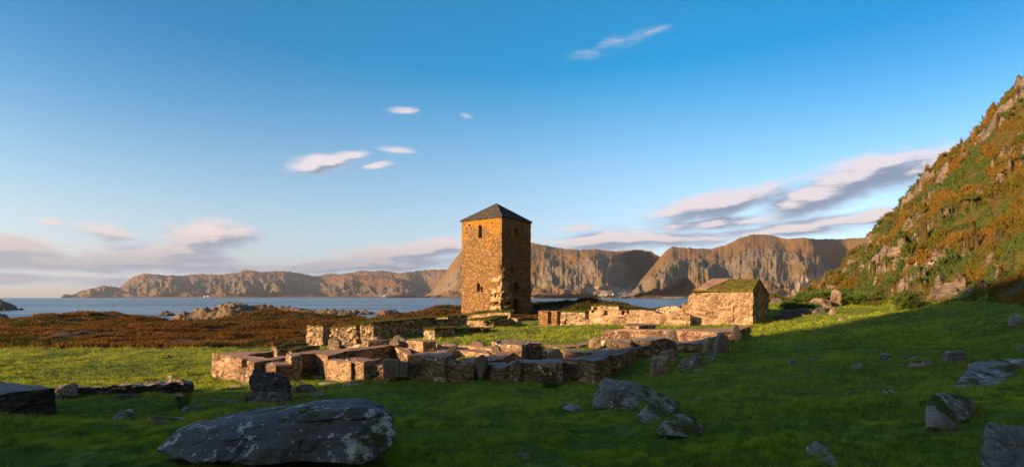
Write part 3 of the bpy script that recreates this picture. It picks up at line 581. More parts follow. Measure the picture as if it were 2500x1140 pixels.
def add_turf(o, P, amt=160, h=.14, lift=.06, green=.4, inset=0.0, seed=3):
    lo, hi = P.min(0) - .1, P.max(0) + .1; area = (hi[0] - lo[0]) * (hi[1] - lo[1]); n = int(area * amt); rs = np.random.RandomState(seed)
    x = lo[0] + rs.rand(n) * (hi[0] - lo[0]); y = lo[1] + rs.rand(n) * (hi[1] - lo[1]); c = P.mean(0); sc_ = 1.06
    k = inside(c[0] + (x - c[0]) / sc_, c[1] + (y - c[1]) / sc_, P); x, y = x[k], y[k]
    if len(x) < 3: return
    w = 1 / (((x[:, None] - P[None, :, 0]) ** 2 + (y[:, None] - P[None, :, 1]) ** 2) + .01); z = (w * P[None, :, 2]).sum(1) / w.sum(1)
    V, Fc, rn = tufts(np.stack([x, y, z - .02], 1), np.full(len(x), h), h * .55, .9, seed, 2)
    g = np.where(fbm(np.repeat(np.stack([x, y, z], 1), 2, 0) * 1.5, 2, seed) * .7 + .5 < green, 1., 0.)
    att = np.repeat(np.stack([rn, g, rn], 1), 3, 0)
    # a low turf cushion under the tufts
    Q = P.copy(); cc = Q.mean(0); n0 = len(V); ring = resample(Q, .25); m_ = len(ring); r2 = cc + (ring - cc) * .7; r3 = ring + (ring - cc) * .04
    r3[:, 2] -= .05; ring[:, 2] += .03; ring[:, 2] += .03 * vn(ring * 3, seed); r2[:, 2] += lift + .05 * vn(r2 * 2, seed + 1)
    C = np.concatenate([r3, ring, r2, [cc + [0, 0, lift + .04]]]); 
    i = np.arange(m_); j = (i + 1) % m_
    tri = np.concatenate([np.stack([i, j, m_ + j], 1), np.stack([i, m_ + j, m_ + i], 1), np.stack([m_ + i, m_ + j, 2 * m_ + j], 1), np.stack([m_ + i, 2 * m_ + j, 2 * m_ + i], 1), np.stack([2 * m_ + i, 2 * m_ + j, np.full(m_, 3 * m_)], 1)])
    ac = np.stack([.3 + 0 * np.arange(len(C)), (np.arange(len(C)) * .37 % 1 < green) * 1.0, 0 * np.arange(len(C))], 1)
    mk('turf', np.concatenate([V, C]), np.concatenate([Fc, tri + n0]), M['turfcap'], o, attrs=np.concatenate([att, ac]), smooth=False)
def run(pts, th, side=1):
    """outline of a wall that runs along pts (px, py_top, d) with thickness th to one side"""
    f = np.array([W(*p) for p in pts]); tg = np.gradient(f[:, :2], axis=0); tg /= np.linalg.norm(tg, axis=1)[:, None]
    nn = np.stack([-tg[:, 1], tg[:, 0]], 1) * side; b = f.copy(); b[:, :2] += nn * th
    return np.concatenate([f, b[::-1]])

# ---------------------------------------------------------------- tower
def build_tower():
    c0 = W(1225, 529, 50); zE = c0[2]; sL, sR = 5.53, 5.2; uL = np.array([-.8, .6]); uR = np.array([.6, .8])
    c = c0[:2]; L = c + uL * sL; Rr = c + uR * sR; B = c + uL * sL + uR * sR
    poly = [(*c, zE), (*Rr, zE), (*B, zE), (*L, zE)]
    root = bpy.data.objects.new('tower', None); COL.objects.link(root); ctr = (c + B) / 2
    root.location = (ctr[0], ctr[1], .4); root['_org'] = (float(ctr[0]), float(ctr[1]), .4)
    tag(root, 'tall square stone tower with pyramid slate roof standing behind the ruins', 'tower')
    nich = [(1169, 1176, 551, 580, 'arch', 'window'), (1165, 1171, 692, 712, 'arch', 'window'), (1174, 1178, 701, 712, None, 'window'), (1145, 1147.6, 548, 551.5, None, 'putlog_hole'), (1200, 1203, 543, 546, None, 'putlog_hole'),
            (1257.5, 1264, 556, 583, 'arch', 'window'), (1254, 1267, 690, 715, 'arch', 'window'), (1247, 1253, 655, 668, None, 'window'), (1254.5, 1268, 730, 775, 'arch', 'doorway')]
    w = block('wall', None, poly, cell=.17, depth=.05, rough=.03, mats=('tower', 'cap'), base=-.2, niches=nich, nd=.8, step=.075, parent=root, taper=.004, edge=0)
    # broken south corner low down
    me = w.data; n = len(me.vertices); V = np.empty(n * 3, np.float32); me.vertices.foreach_get('co', V); V = V.reshape(-1, 3) + np.array(root['_org'])
    rel = V[:, :2] - c; dd = np.hypot(rel[:, 0], rel[:, 1]); zz = V[:, 2]
    amt = np.interp(zz, [.5, 1.0, 1.8, 3.2, 3.6, 5.2, 6.5, 8], [.3, .5, .75, .62, .22, .25, .12, 0]) * (1 + .5 * fbm(np.stack([zz * 0, zz * 0, zz * 2.5], 1), 3, 5))
    k = np.clip(1 - dd / (amt * 1.6 + .01), 0, 1) * amt; dirn = (uL + uR) / np.linalg.norm(uL + uR)
    V[:, :2] += dirn[None] * (k * (.75 + .4 * fbm(V * 5, 2, 7)))[:, None]
    V = V - np.array(root['_org']); me.vertices.foreach_set('co', V.astype(np.float32).ravel()); me.update()
    # roof
    ov = .12; ax = (uL + uR); q = [c - ax * ov, Rr + (uR - uL) * ov, B + ax * ov, L + (uL - uR) * ov]; apex = np.array([ctr[0], ctr[1], 12.82])
    Vs, Fs = [], []; n_ = 14
    for i in range(4):
        a = np.array([*q[i], zE + .03]); b = np.array([*q[(i + 1) % 4], zE + .03])
        for r_ in range(n_):                 # courses of slates, each lapping the one below
            f0, f1 = r_ / n_, (r_ + 1) / n_
            p0 = a + (apex - a) * f0; p1 = b + (apex - b) * f0; p2 = b + (apex - b) * f1; p3 = a + (apex - a) * f1
            up = np.array([0, 0, .035]); k0 = len(Vs); Vs += [p0 + up, p1 + up, p2, p3, p0 - up * .2, p1 - up * .2]; Fs += [(k0, k0 + 1, k0 + 2, k0 + 3), (k0 + 4, k0 + 5, k0 + 1, k0)]
    k0 = len(Vs); Vs += [np.array([*p, zE - .04]) for p in q] + [np.array([*p, zE + .04]) for p in q]
    Fs += [(k0 + 3, k0 + 2, k0 + 1, k0)] + [(k0 + i, k0 + (i + 1) % 4, k0 + 4 + (i + 1) % 4, k0 + 4 + i) for i in range(4)]
    rf = mk('roof', Vs, Fs, M['slate'], root, smooth=False); rf['_org'] = root['_org']
    for i in range(4):                       # ridge tiles
        a = np.array([*q[i], zE + .06]); u = apex - a; s_ = np.array([-u[1], u[0], 0]); s_ = s_ / np.linalg.norm(s_) * .06; up = np.array([0, 0, .06])
        mk('ridge_tile', [a - s_, a + s_, apex + s_, apex - s_, a + up, apex + up], [(0, 4, 5, 3), (4, 1, 2, 5), (0, 1, 4), (0, 3, 2, 1)], M['slate'], rf, smooth=False)
build_tower()

# ---------------------------------------------------------------- small gabled house among the ruins
def build_chapel():
    root = bpy.data.objects.new('stone_house', None); COL.objects.link(root)
    tag(root, 'small gabled stone house with a mossy roof at the right end of the ruins', 'stone house')
    cr = W(1838, 712, 27.0); cl = W(1650, 757, 28.9); zb = .7
    fr = [W(1690, 715, 28.5), W(1682, 720, 28.55), W(1680, 737, 28.6), W(1667, 740, 28.65), W(1665, 752, 28.75), W(1645, 757, 28.95)]
    c2 = W(1876, 721, 30.3); back = (c2 - cr)[:2]
    root.location = (float(cr[0]), float(cr[1]), 1.0); root['_org'] = (float(cr[0]), float(cr[1]), 1.0)
    zE = cr[2]; front = [cr] + fr; pl = [*front]; bk = []
    for p in reversed(fr): q = p.copy(); q[:2] += back * .95; q[2] = p[2]; bk.append(q)
    pl += bk; c2b = c2.copy(); c2b[2] = zE - .02; pl += [c2b]
    block('wall', None, pl, cell=.5, depth=.06, rough=.025, mats=('walllight', 'cap'), base=.4, parent=root, seed=77, taper=.02, edge=.0, step=.055,
          niches=[(1791, 1831, 747, 762, None, 'recess'), (1790, 1830, 768, 790, None, 'recess')], nd=.07)
    # gable and roof
    fw = cr[:2]; bw = c2[:2]; fL = np.array(W(1693, 715, 28.5))[:2]; bL = fL + back; ap = .36
    def ridge(p, q): return p + (q - p) * ap
    aR = ridge(fw, bw); aL = ridge(fL, bL); zR = zE + .66
    out = (fw - fL); out = out / np.linalg.norm(out); o3 = np.array([*out, 0])
    V = [(*fw, zE), (*bw, c2[2] - .02), (*aR, zR), (*(fw - out * .35), zE), (*(bw - out * .35), c2[2] - .02), (*(aR - out * .35), zR)]
    mk('gable', V, [(0, 1, 2), (3, 5, 4), (0, 2, 5, 3), (2, 1, 4, 5)], M['walllight'], root, attrs=np.tile([.4, 0, .3], (6, 1)), smooth=False)
    # roof slopes: thick slab covered in moss, gridded so it undulates
    def slope(a, b, c, d, name, m_, th=.10, s0=0., s1=1., seed=5, amp=.03):
        a, b, c, d = (np.array(v, float) for v in (a, b, c, d)); nu, nv = 60, 24
        U, T = np.meshgrid(np.linspace(s0, s1, nu), np.linspace(0, 1, nv)); U = U[..., None]; T = T[..., None]
        P = ((a * (1 - U) + b * U) * (1 - T) + (d * (1 - U) + c * U) * T).reshape(-1, 3); P2 = P.copy(); P2[:, 2] += th + amp * fbm(P * 3, 3, seed)
        Fc = grid_faces(nu, nv); N_ = len(P); idx = np.arange(N_).reshape(nv, nu); loop = np.concatenate([idx[0], idx[1:, -1], idx[-1, -2::-1], idx[-2:0:-1, 0]]); l2 = np.roll(loop, -1)
        sidef = np.stack([loop, l2, l2 + N_, loop + N_], 1)
        nrm_up = np.cross(b - a, d - a)[2] > 0; top = Fc if nrm_up else Fc[:, ::-1]; bot = top[:, ::-1]
        if not nrm_up: sidef = sidef[:, ::-1]
        return mk(name, np.concatenate([P, P2]), np.concatenate([bot, top + N_, sidef]), M[m_], root, attrs=np.tile([.5, .5, .3], (2 * N_, 1)), smooth=False)
    fe = np.array([*(fw + out * .04 - back * .03), zE + .02]); fl_ = np.array([*(fL - back * .03), zE + .02]); be = np.array([*(bw + out * .04 + back * .02), c2[2] - .02]); bl_ = np.array([*(bL + back * .02), c2[2] - .02])
    rR = np.array([*(aR + out * .04), zR]); rL = np.array([*aL, zR]) + np.array([*(out * .55), 0])
    slope(fl_, fe, rR, rL, 'roof', 'roofmoss'); slope(bl_, be, rR, rL, 'roof', 'roofmoss', seed=9)
    # bare slabs at the left end of the roof
    a = fl_ + np.array([*(out * .15), .10]); e1 = fl_ + np.array([*(out * .75), .10])
    slope(a, e1, rL + np.array([*(out * 1.15), .10]), rL + np.array([*(out * .02), .10]), 'roof_slab', 'cap', th=.05, amp=.006)
    # end gable on the left side, lower masonry
    V = [(*fL, zE), (*bL, c2[2] - .02), (*(rL[:2]), zR - .02)]
    mk('gable', V, [(0, 2, 1)], M['walllight'], root, attrs=np.tile([.4, 0, .3], (3, 1)), smooth=False)
    return cr, fr
t_ = mat('moss_roof'); n_ = t_.noise(t_.P, 5, 5, .7); n2_ = t_.noise(t_.P, 1.2, 4, .6); c_ = t_.mix(t_.ss(n_, .35, .65), (.05, .05, .008), (.16, .135, .015)); c_ = t_.mix(t_.ss(n2_, .55, .7, 0, .8), c_, (.09, .055, .025))
M['roofmoss'] = fin(t_, c_, n_, 1.0, .06)
build_chapel()

# ---------------------------------------------------------------- ruined walls
RW = 'ruined_wall'
block(RW, 'leftmost sunlit low wall enclosing a small sunken room, open hole in its face', [(519, 862), (565, 868), (620, 885), (702, 871.5), (697, 868), (650, 874), (625, 869), (600, 866), (668, 857), (664, 855), (640, 857.5), (580, 859)], .32, cell=.42, niches=[(590, 602, 876, 898, None, 'recess')], nd=.2, seed=2)
block(RW, 'short low flat topped wall end just above the dark leaning boulder', [(641, 887), (673, 893), (730, 887), (700, 881.5)], .25, seed=3)
block(RW, 'long flat topped wall running back from the sunlit corner, dark right side', [(703, 862), (734, 864), (771, 861), (777, 863.5), (800, 869.5), (838, 860), (840, 858.5), (964, 842.5), (951, 838.5), (880, 848.5), (799, 853.5), (740, 858)], .5, cell=.45, seed=4)
block('wall_end', 'rough rubble end of the long wall, a white stone at its foot', [(698, 863), (712, 869.5), (732, 866), (733, 861), (704, 859.5)], .53, cell=.13, depth=.07, rough=.03, mats=('rubble', 'cap'), seed=5)
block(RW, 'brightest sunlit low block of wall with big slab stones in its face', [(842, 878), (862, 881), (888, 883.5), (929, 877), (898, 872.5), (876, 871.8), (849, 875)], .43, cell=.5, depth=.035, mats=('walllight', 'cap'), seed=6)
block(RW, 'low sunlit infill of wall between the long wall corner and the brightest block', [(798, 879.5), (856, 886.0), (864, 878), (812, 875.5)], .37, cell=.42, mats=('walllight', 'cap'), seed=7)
block(RW, 'low front wall with the mottled slab, first right of the dark gap', [(907, 890), (936, 891), (1004, 892.5), (1005, 880), (932, 885.5)], .3, cell=.3, seed=8)
block(RW, 'front wall with broad dusky flat top, tallest block left of the pointed stone', [(994, 866), (1030, 868), (1087, 873.5), (1113, 862.5), (1085, 859), (1056, 857.5), (1022, 861)], .65, cell=.36, seed=9)
block(RW, 'lower stretch of front wall just left of the pointed standing stone', [(1084, 881.5), (1157, 883.5), (1159, 879.5), (1127, 877.5), (1100, 877)], .52, cell=.4, seed=10)
block(RW, 'small stub of front wall just right of the pointed standing stone', [(1184, 913), (1201, 914), (1201, 907), (1184, 907)], .0, cell=.25, seed=11)
block(RW, 'front wall of large dark slabs from the narrow gap to the right corner', [(1198, 895.5, .39), (1230, 896.5, .39), (1243, 888, .5), (1258, 883.5, .58), (1271, 883, .6), (1324, 887, .58), (1373, 887, .58), (1376, 877, .58), (1320, 878, .6), (1262, 877, .6), (1240, 884, .5), (1232, 889, .4), (1200, 889, .4)], 1, cell=.52, depth=.05, mats=('wall', 'capgrey'), seed=12)
block(RW, 'long right hand outer wall with wavy grey top and dark outer face', [(1377, 872), (1371, 875), (1401, 877), (1429, 880), (1452, 881.5), (1470, 877), (1492, 867), (1506, 868), (1539, 855), (1566, 848.5), (1593, 844, .72), (1591, 839.5, .74), (1548, 846.5), (1518, 852), (1460, 863.4), (1422, 870)], .68, cell=.5, depth=.05, mats=('wall', 'capgrey'), seed=13)
block(RW, 'taller block of the outer wall behind its sloping top, with a rubble left side', [(1545, 825), (1548, 829), (1593, 831.5), (1641, 823.5), (1638, 821), (1600, 821)], .92, cell=.3, depth=.06, mats=('wall', 'capgrey'), seed=14)
block(RW, 'low square dark block beside the leaning pale stone', [(1496, 836), (1541, 837.5), (1542, 831), (1506, 828.5)], .85, cell=.4, mats=('wall', 'capgrey'), seed=15)
block(RW, 'raised terrace wall below the small house, dark front, pale flat top', [(1469, 810, .97), (1518, 808, 1.02), (1600, 806.5), (1651, 807.5), (1760, 811), (1797, 811), (1803, 806), (1812, 803), (1836, 793.5), (1836, 790), (1790, 799), (1700, 803), (1650, 803), (1560, 803), (1520, 803.5), (1480, 806, 1.0)], 1.1, cell=.3, depth=.06, base=.1, mats=('wall', 'cap'), seed=16)
block(RW, 'pale sloping ledge below the sunlit rubble terrace wall', [(1443, 827), (1470, 831), (1500, 833), (1545, 829.5), (1640, 825), (1640, 821), (1540, 823.5), (1475, 821)], .66, cell=.35, mats=('rubble', 'cap'), seed=17)
block(RW, 'low dark wall with pink lichen left of the tall grooved standing stone', [(1652, 839, .75), (1720, 838.5, .75), (1745, 822, 1.0), (1752, 822, 1.0), (1752, 818, 1.0), (1720, 828, .9), (1652, 834, .75)], 1, cell=.3, depth=.06, mats=('wall', 'capgrey'), seed=18)
block(RW, 'small low wall with dark slots lying on the sunlit terrace', [(1525, 794), (1560, 795.5), (1600, 792), (1596, 789.5), (1535, 790)], 1.2, cell=.22, depth=.06, mats=('rubble', 'cap'), seed=19)
# middle of the ruin
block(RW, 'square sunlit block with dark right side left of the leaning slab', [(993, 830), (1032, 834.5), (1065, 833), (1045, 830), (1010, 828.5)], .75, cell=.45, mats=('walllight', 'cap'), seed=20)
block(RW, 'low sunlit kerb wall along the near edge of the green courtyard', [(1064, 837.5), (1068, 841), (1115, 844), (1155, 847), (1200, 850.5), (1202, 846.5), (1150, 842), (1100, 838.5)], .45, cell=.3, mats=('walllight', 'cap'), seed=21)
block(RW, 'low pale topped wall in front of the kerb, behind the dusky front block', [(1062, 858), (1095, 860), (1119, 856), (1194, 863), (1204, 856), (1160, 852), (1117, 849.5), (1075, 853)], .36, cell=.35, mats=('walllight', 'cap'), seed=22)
block(RW, 'large block in the middle with pale top and tall dark right side', [(1200, 832.5), (1212, 837), (1228, 839), (1274, 843), (1296, 836.5), (1326, 835.5), (1318, 832.5), (1280, 830.5), (1226, 827.5)], .86, cell=.4, depth=.06, mats=('wall', 'cap'), seed=23)
block(RW, 'curved low wall sweeping up to the large middle block', [(1123, 875), (1154, 877), (1190, 880), (1217, 878), (1240, 868.5, .54), (1262, 856, .6), (1276, 851, .64), (1262, 848.5, .64), (1240, 854, .56), (1185, 868), (1150, 870)], .5, cell=.36, depth=.05, mats=('wall', 'cap'), seed=24)
block(RW, 'dark end of the long wall stepping down behind the front wall', [(958, 844), (978, 856), (1003, 871), (1010, 866), (996, 850), (975, 840)], .42, cell=.4, depth=.06, mats=('wall', 'cap'), seed=29)
block('stone_slab', 'thin horizontal slab in the gap behind the pointed standing stone', [(1188, 886), (1196, 891), (1236, 888), (1232, 885)], .42, cell=.5, depth=.01, base=.36, cat='slab', mats=('wall', 'capgrey'), seed=25)
block(RW, 'short lit wall behind the round orange standing boulder', [(1327, 857.5), (1346, 856), (1346, 851), (1330, 852.5)], .6, cell=.3, mats=('wall', 'cap'), seed=26)
block(RW, 'low wall with lichen spots behind the wavy topped outer wall', [(1371, 853), (1380, 857.5), (1420, 860.5), (1471, 862.5), (1517, 853), (1500, 845), (1450, 854), (1400, 854.5), (1388, 851.5)], .6, cell=.3, mats=('wall', 'capgrey'), seed=27)
block(RW, 'low dark faced kerb wall at the right end of the courtyard green', [(1325, 838.5), (1325, 842), (1378, 845.5), (1415, 844), (1448, 836), (1442, 830.5), (1405, 839), (1378, 841)], .44, cell=.3, mats=('wall', 'cap'), seed=28)
# long lit wall at the back of the courtyard
def Lb(px, py):                              # a point of that wall's straight line
    k = (px - 1250) / F; s = (k * 34 - 1.84) / (.822 + .569 * k); d = 34 - .569 * s; return W(px, py, d)
def lwall(label, pts, niches=None, th=.75, turf=None, mats=('walllight', 'cap'), cell=.3, depth=.05, seed=1, back=0, name=RW):
    f = np.array([Lb(*p) for p in pts]); nb = np.array([.569, .822]); f[:, :2] += nb * back
    b = f.copy(); b[:, :2] += nb * th; b[:, 2] -= .0
    return block(name, label, np.concatenate([f, b[::-1]]), cell=cell, depth=depth, mats=mats, niches=niches, nd=.5, seed=seed, turf=turf, base=.2)
lwall('sunlit brick like wall pier with dark slots right of the tower', [(1315, 759), (1360, 759.5)], [(1339, 1344.5, 761, 790, None, 'doorway')], mats=('tower', 'cap'), seed=30)
lwall('sunlit rubble panel of back wall topped with turf right of the dark doorway', [(1369, 760), (1428, 761)], [(1378, 1382, 781, 789, None, 'recess')], turf=dict(amt=220, h=.13, green=.7), mats=('rubble', 'cap'), cell=.2, seed=31)
lwall('lintel strip of wall in shade above the courtyard doorway', [(1360, 759.5), (1369, 760)], None, th=.3, back=.42, seed=32)
lwall('long sunlit back wall with small square openings right of the turf topped panel', [(1437, 757), (1475, 757), (1517, 758), (1560, 757.5), (1590, 758), (1612, 767), (1676, 766)], [(1475, 1481.5, 759, 768, None, 'recess'), (1518, 1524, 759, 768, None, 'recess'), (1531, 1535.5, 759, 766, None, 'recess'), (1445, 1448.5, 755, 762, None, 'recess')], cell=.5, seed=33)
lwall('lower sill part of the back wall below a dark window gap', [(1428, 779), (1437, 779)], None, seed=34)
lwall('stepped sunlit back wall foot in front of the long back wall', [(1480, 774), (1540, 772), (1600, 773), (1690, 768)], None, th=.4, back=-.42, cell=.5, seed=35)
lwall('rear wall fragment with a slab lintel on the turf mound', [(1395, 748), (1410, 748), (1465, 748)], [(1410.5, 1420, 749.5, 754, None, 'recess'), (1450, 1456, 749, 760, None, 'recess')], back=3.0, turf=dict(amt=150, h=.14, green=.5), seed=36, depth=.04)
lwall('rough dark block with a sunlit top at the left of the small stone house', [(1586, 755.5), (1612, 748), (1646, 748)], None, back=1.2, th=1.3, cell=.25, depth=.07, mats=('rubble', 'cap'), seed=37)
# northern ruins, left of the tower
tf = dict(amt=130, h=.12, green=.35)
block(RW, 'rubble wall stub at the far left of the back ruins, sunlit face', run([(750, 799, 29.3), (770, 796, 28.9), (788, 795, 28.5), (799, 795, 29.6)], 1.2), cell=.16, depth=.09, rough=.04, mats=('rubble', 'cap'), seed=40, turf=tf)
block(RW, 'broad rubble wall with crumbling sunlit face left of the narrow dark gap', run([(806, 799, 28.0), (830, 799, 27.6), (869, 795, 26.9)], 1.3), cell=.16, depth=.10, rough=.04, mats=('rubble', 'cap'), seed=41, turf=tf)
block(RW, 'rubble wall end right of the narrow dark gap with a long dark side', np.concatenate([[W(883, 790, 26.7)], [W(911, 788, 26.2)], [W(950, 785, 27.4)], [W(1000, 781, 28.8)], [W(1034, 777, 30.0)], [W(1060, 776, 31.5)], [W(1040, 776, 33)], [W(960, 780, 31)], [W(890, 787, 28.6)]]), cell=.2, depth=.09, rough=.04, mats=('rubble', 'cap'), seed=42, turf=tf)
block(RW, 'low ledge of sunlit stones at the foot of the crumbling rubble wall', run([(800, 846, 23.4), (868, 842, 22.4), (905, 838, 21.9)], .6), cell=.3, mats=('rubble', 'cap'), seed=43)
block(RW, 'low dark wall piece with pale top in front of the long dark side wall', run([(884, 830, 22.2), (899, 834, 21.6), (925, 831, 21.9), (968, 828.5, 22.6)], .5), cell=.35, mats=('wall', 'cap'), seed=44)
block(RW, 'low turf topped wall with a small opening behind the sunken room', run([(664, 845, 23.0), (676, 849, 22.4), (700, 843, 23.4), (752, 838, 24.8)], .5), cell=.16, depth=.06, mats=('rubble', 'cap'), seed=45, turf=dict(amt=130, h=.06, green=.3, lift=.02))
block(RW, 'short turf topped wall between the sunken room and the rubble wall', run([(705, 855, 20.3), (712, 857, 20.1), (745, 851, 21.2), (780, 845, 22.3)], .6), cell=.25, mats=('rubble', 'cap'), seed=46, turf=dict(amt=130, h=.06, green=.3, lift=.02))
block(RW, 'small rubble wall with turf cap just left of the green courtyard', run([(1035, 803, 25.2), (1061, 804, 24.6), (1109, 800, 26.5), (1109, 799, 26.8)], .9), cell=.2, depth=.07, mats=('rubble', 'cap'), seed=47, turf=tf)
block(RW, 'low turf covered wall ending in a pale stone beside the courtyard', run([(1108, 804, 26.6), (1171, 803, 28.6), (1178, 803, 28.2), (1196, 801, 29.4)], .8), cell=.3, mats=('wall', 'cap'), seed=48, turf=tf)
block(RW, 'rubble wall corner with long shaded side in front of the shore rocks', run([(1066, 774, 34.5), (1093, 773, 33.8), (1142, 771, 37)], 1.1), cell=.25, depth=.08, mats=('rubble', 'cap'), seed=49, turf=tf)
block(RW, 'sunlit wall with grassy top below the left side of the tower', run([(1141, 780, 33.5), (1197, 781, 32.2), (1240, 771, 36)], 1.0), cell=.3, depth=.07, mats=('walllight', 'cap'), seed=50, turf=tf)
block(RW, 'dark sided wall stub with grassy hump in front of the tower doorway', run([(1194, 795, 31.6), (1206, 786, 31.4), (1240, 781, 33.6), (1243, 782, 34.5)], .8), cell=.3, depth=.07, mats=('rubble', 'cap'), seed=55, turf=tf)
block(RW, 'low sunlit step of masonry in front of the grassy topped wall by the tower', run([(1146, 795, 31.6), (1168, 793, 31.2), (1196, 797, 30.8), (1200, 797, 31.5)], .5), cell=.3, depth=.07, mats=('walllight', 'cap'), seed=56)
block(RW, 'broken dark wall end between the shore rocks and the turf covered wall', run([(1062, 787, 31.0), (1070, 784, 30.6), (1100, 781, 32.5)], .7), cell=.25, depth=.08, mats=('rubble', 'cap'), seed=57, turf=tf)
block(RW, 'small sunlit pier below the tower doorway', run([(1241, 776, 35.5), (1263, 777, 34.8), (1272, 776, 35.8)], .7), cell=.3, mats=('walllight', 'cap'), seed=51)
block(RW, 'ledge of pale stones along the foot of the tower', run([(1132, 770, 46.5), (1190, 763, 44.6), (1246, 761, 43), (1252, 760, 45)], 2.2), cell=.4, depth=.08, mats=('walllight', 'cap'), seed=52, turf=dict(amt=40, h=.2, green=.6))
block(RW, 'stub of dark wall against the right foot of the tower', run([(1290, 735, 54.5), (1301, 738, 54.8)], 1.0), cell=.3, mats=('wall', 'cap'), seed=53)
# dark platform and drystone wall at the left
block('stone_platform', 'dark drystone platform with a smooth grey top at the left edge', [(138, 946), (60, 953), (0, 960), (-160, 978), (-330, 945), (-160, 922), (0, 931.5), (70, 938)], .675, cell=.22, depth=.03, mats=('dark', 'capgrey'), cat='platform', seed=60, taper=.05)
def drywall():
    f = [(140, 948, 13.6), (190, 945, 13.9), (240, 946, 14.0), (330, 940, 14.2), (400, 936, 14.6), (455, 934, 15.0), (467, 936, 15.1)]
    o = block(RW, 'low dark tumbled drystone wall across the grass at left', run(f, .45), cell=.3, depth=.09, rough=.04, mats=('dark', 'capgrey'), seed=61, edge=.07, step=.035)
drywall()

# ---------------------------------------------------------------- boulders and standing stones
import itertools
def hull_planes(P):
    bm = bmesh.new(); [bm.verts.new(p) for p in P]; bmesh.ops.convex_hull(bm, input=bm.verts); bm.normal_update(); pl = {}
    for f in bm.faces:
        n = f.normal; d = n.dot(f.verts[0].co); pl[(round(n.x, 2), round(n.y, 2), round(n.z, 2))] = (np.array(n), d)
    bm.free(); return list(pl.values())
_ico = {}
def ico(sub):
    if sub not in _ico:
        bm = bmesh.new(); bmesh.ops.create_icosphere(bm, subdivisions=sub, radius=1); V = np.array([v.co[:] for v in bm.verts]); Fc = np.array([[v.index for v in f.verts] for f in bm.faces]); bm.free(); _ico[sub] = (V, Fc)
    return _ico[sub]
def hullrock(P, sub=5, rnd=14, amp=.03, seed=0, strat=0):
    rnd = max(rnd, 20); P = np.array(P); c = P.mean(0); ext = np.maximum((P.max(0) - P.min(0)) / 2, .02); D, Fc = ico(sub); D = D * ext; D = D / np.linalg.norm(D, axis=1)[:, None]
    acc = 0
    for n, d in hull_planes(P - c):
        acc = acc + np.maximum(D @ n, 0) ** rnd / max(d, 1e-3) ** rnd
    V = D * (acc ** (-1 / rnd))[:, None]; s = ext.mean()
    q = (V + c) / s
    disp = amp * s * (1.1 * fbm(q * 1.3, 3, seed, .5) + .7 * np.minimum(ridged(q * 2.2, 4, seed + 9), .4) + .5 * ridged(np.stack([q[:, 0] * 2, q[:, 1] * 2, q[:, 2] * 5], 1), 4, seed + 19, .6) * .5)
    f1, f2, idr = voro(q * 1.6, seed + 3); disp = disp + amp * s * 1.0 * (idr - .5) * sst(f2 - f1, 0, .3)
    if strat: disp = disp + strat * s * vn(np.stack([q[:, 0] * .6, q[:, 1] * .6, q[:, 2] * 9], 1), seed + 4)
    disp = disp - amp * s * .55 * (1 - sst(np.abs(vn(q * [1.1, 1.1, 1.9], seed + 29)), 0, .06)) - amp * s * .4 * (1 - sst(np.abs(vn(q * [3.1, 3.1, 4.9], seed + 30)), 0, .09))
    V = V + D * disp[:, None] + c
    return V, Fc
def rock(name, label, hulls, m_='rock', sub=6, rnd=14, amp=.07, seed=0, cat='boulder', group=None, strat=0):
    if not isinstance(hulls[0][0], (tuple, list, np.ndarray)): hulls = [hulls]
    Vs, Fs, n = [], [], 0
    for k, h in enumerate(hulls):
        P = [W(*p) for p in h]; V, Fc = hullrock(P, sub, rnd, amp, seed + k * 7, strat); Vs.append(V); Fs.append(Fc + n); n += len(V)
    V = np.concatenate(Vs); c = V.mean(0); c[2] = V[:, 2].min()
    o = mk(name, V, np.concatenate(Fs), M[m_], smooth=True, loc=tuple(float(a) for a in c)); tag(o, label, cat, group); return o
def hit(px, py, lo=3.5, hi=60):
    d = np.exp(np.linspace(math.log(lo), math.log(hi), 500)); g = terrain((px - 1250) / F * d, d); z = EYE - (py - 726) / F * d
    k = np.nonzero(z < g)[0]; return float(d[k[0]]) if len(k) else None
def onground(hulls, px, py):
    if not isinstance(hulls[0][0], (tuple, list)): hulls = [hulls]
    b = max((p for h in hulls for p in h), key=lambda p: p[1])
    d = hit(px, py); k = d / b[2] if d else 1.0
    return [[(p[0], p[1], p[2] * k) for p in h] for h in hulls]
def boxrock(px, pyb, w, h, d, dep=None, sh=(0, 0), sink=.25, snap=True):
    """rough eight to ten point stone: base centre px, base row, pixel width and height, depth"""
    hd = hit(px, pyb) if snap else None
    if hd and .4 * d < hd < 2.2 * d: dep = dep * hd / d if dep else None; d = hd
    rs = np.random.RandomState(int(px * 7 + pyb)); dep = dep or w * d / F * .8; P = []
    for sx, sd, top in itertools.product((-1, 1), (-1, 1), (0, 1)):
        k = (1.0 if not top else rs.uniform(.5, .9)); dd = d + sd * dep * .5 * k + dep * .3
        P.append((px + sx * w * .5 * k + (sh[0] * w if top else 0), pyb + (sink * h if not top else -h * rs.uniform(.7, 1.0)) - (dd - d) * 0, dd))
    P.append((px + rs.uniform(-.15, .15) * w + sh[0] * w, pyb - h, d + dep * .3)); return P
rock('boulder', 'huge long grey boulder with white lichen in the foreground', [[(385, 1100, 5.5), (440, 1122, 5.25), (640, 1132, 5.1), (880, 1128, 5.15), (950, 1092, 5.35), (410, 1075, 5.55), (445, 1050, 5.65), (530, 1038, 5.6), (655, 1043, 5.42), (765, 1008, 5.45), (870, 994, 5.5), (938, 1004, 5.6), (962, 1055, 5.65),
      (480, 1032, 6.4), (600, 1000, 6.7), (800, 976, 6.9), (880, 969, 6.8), (925, 984, 6.5), (500, 1060, 6.9), (900, 1030, 7.2)]], 'rockbig', sub=7, rnd=36, amp=.06, seed=5, strat=.012)
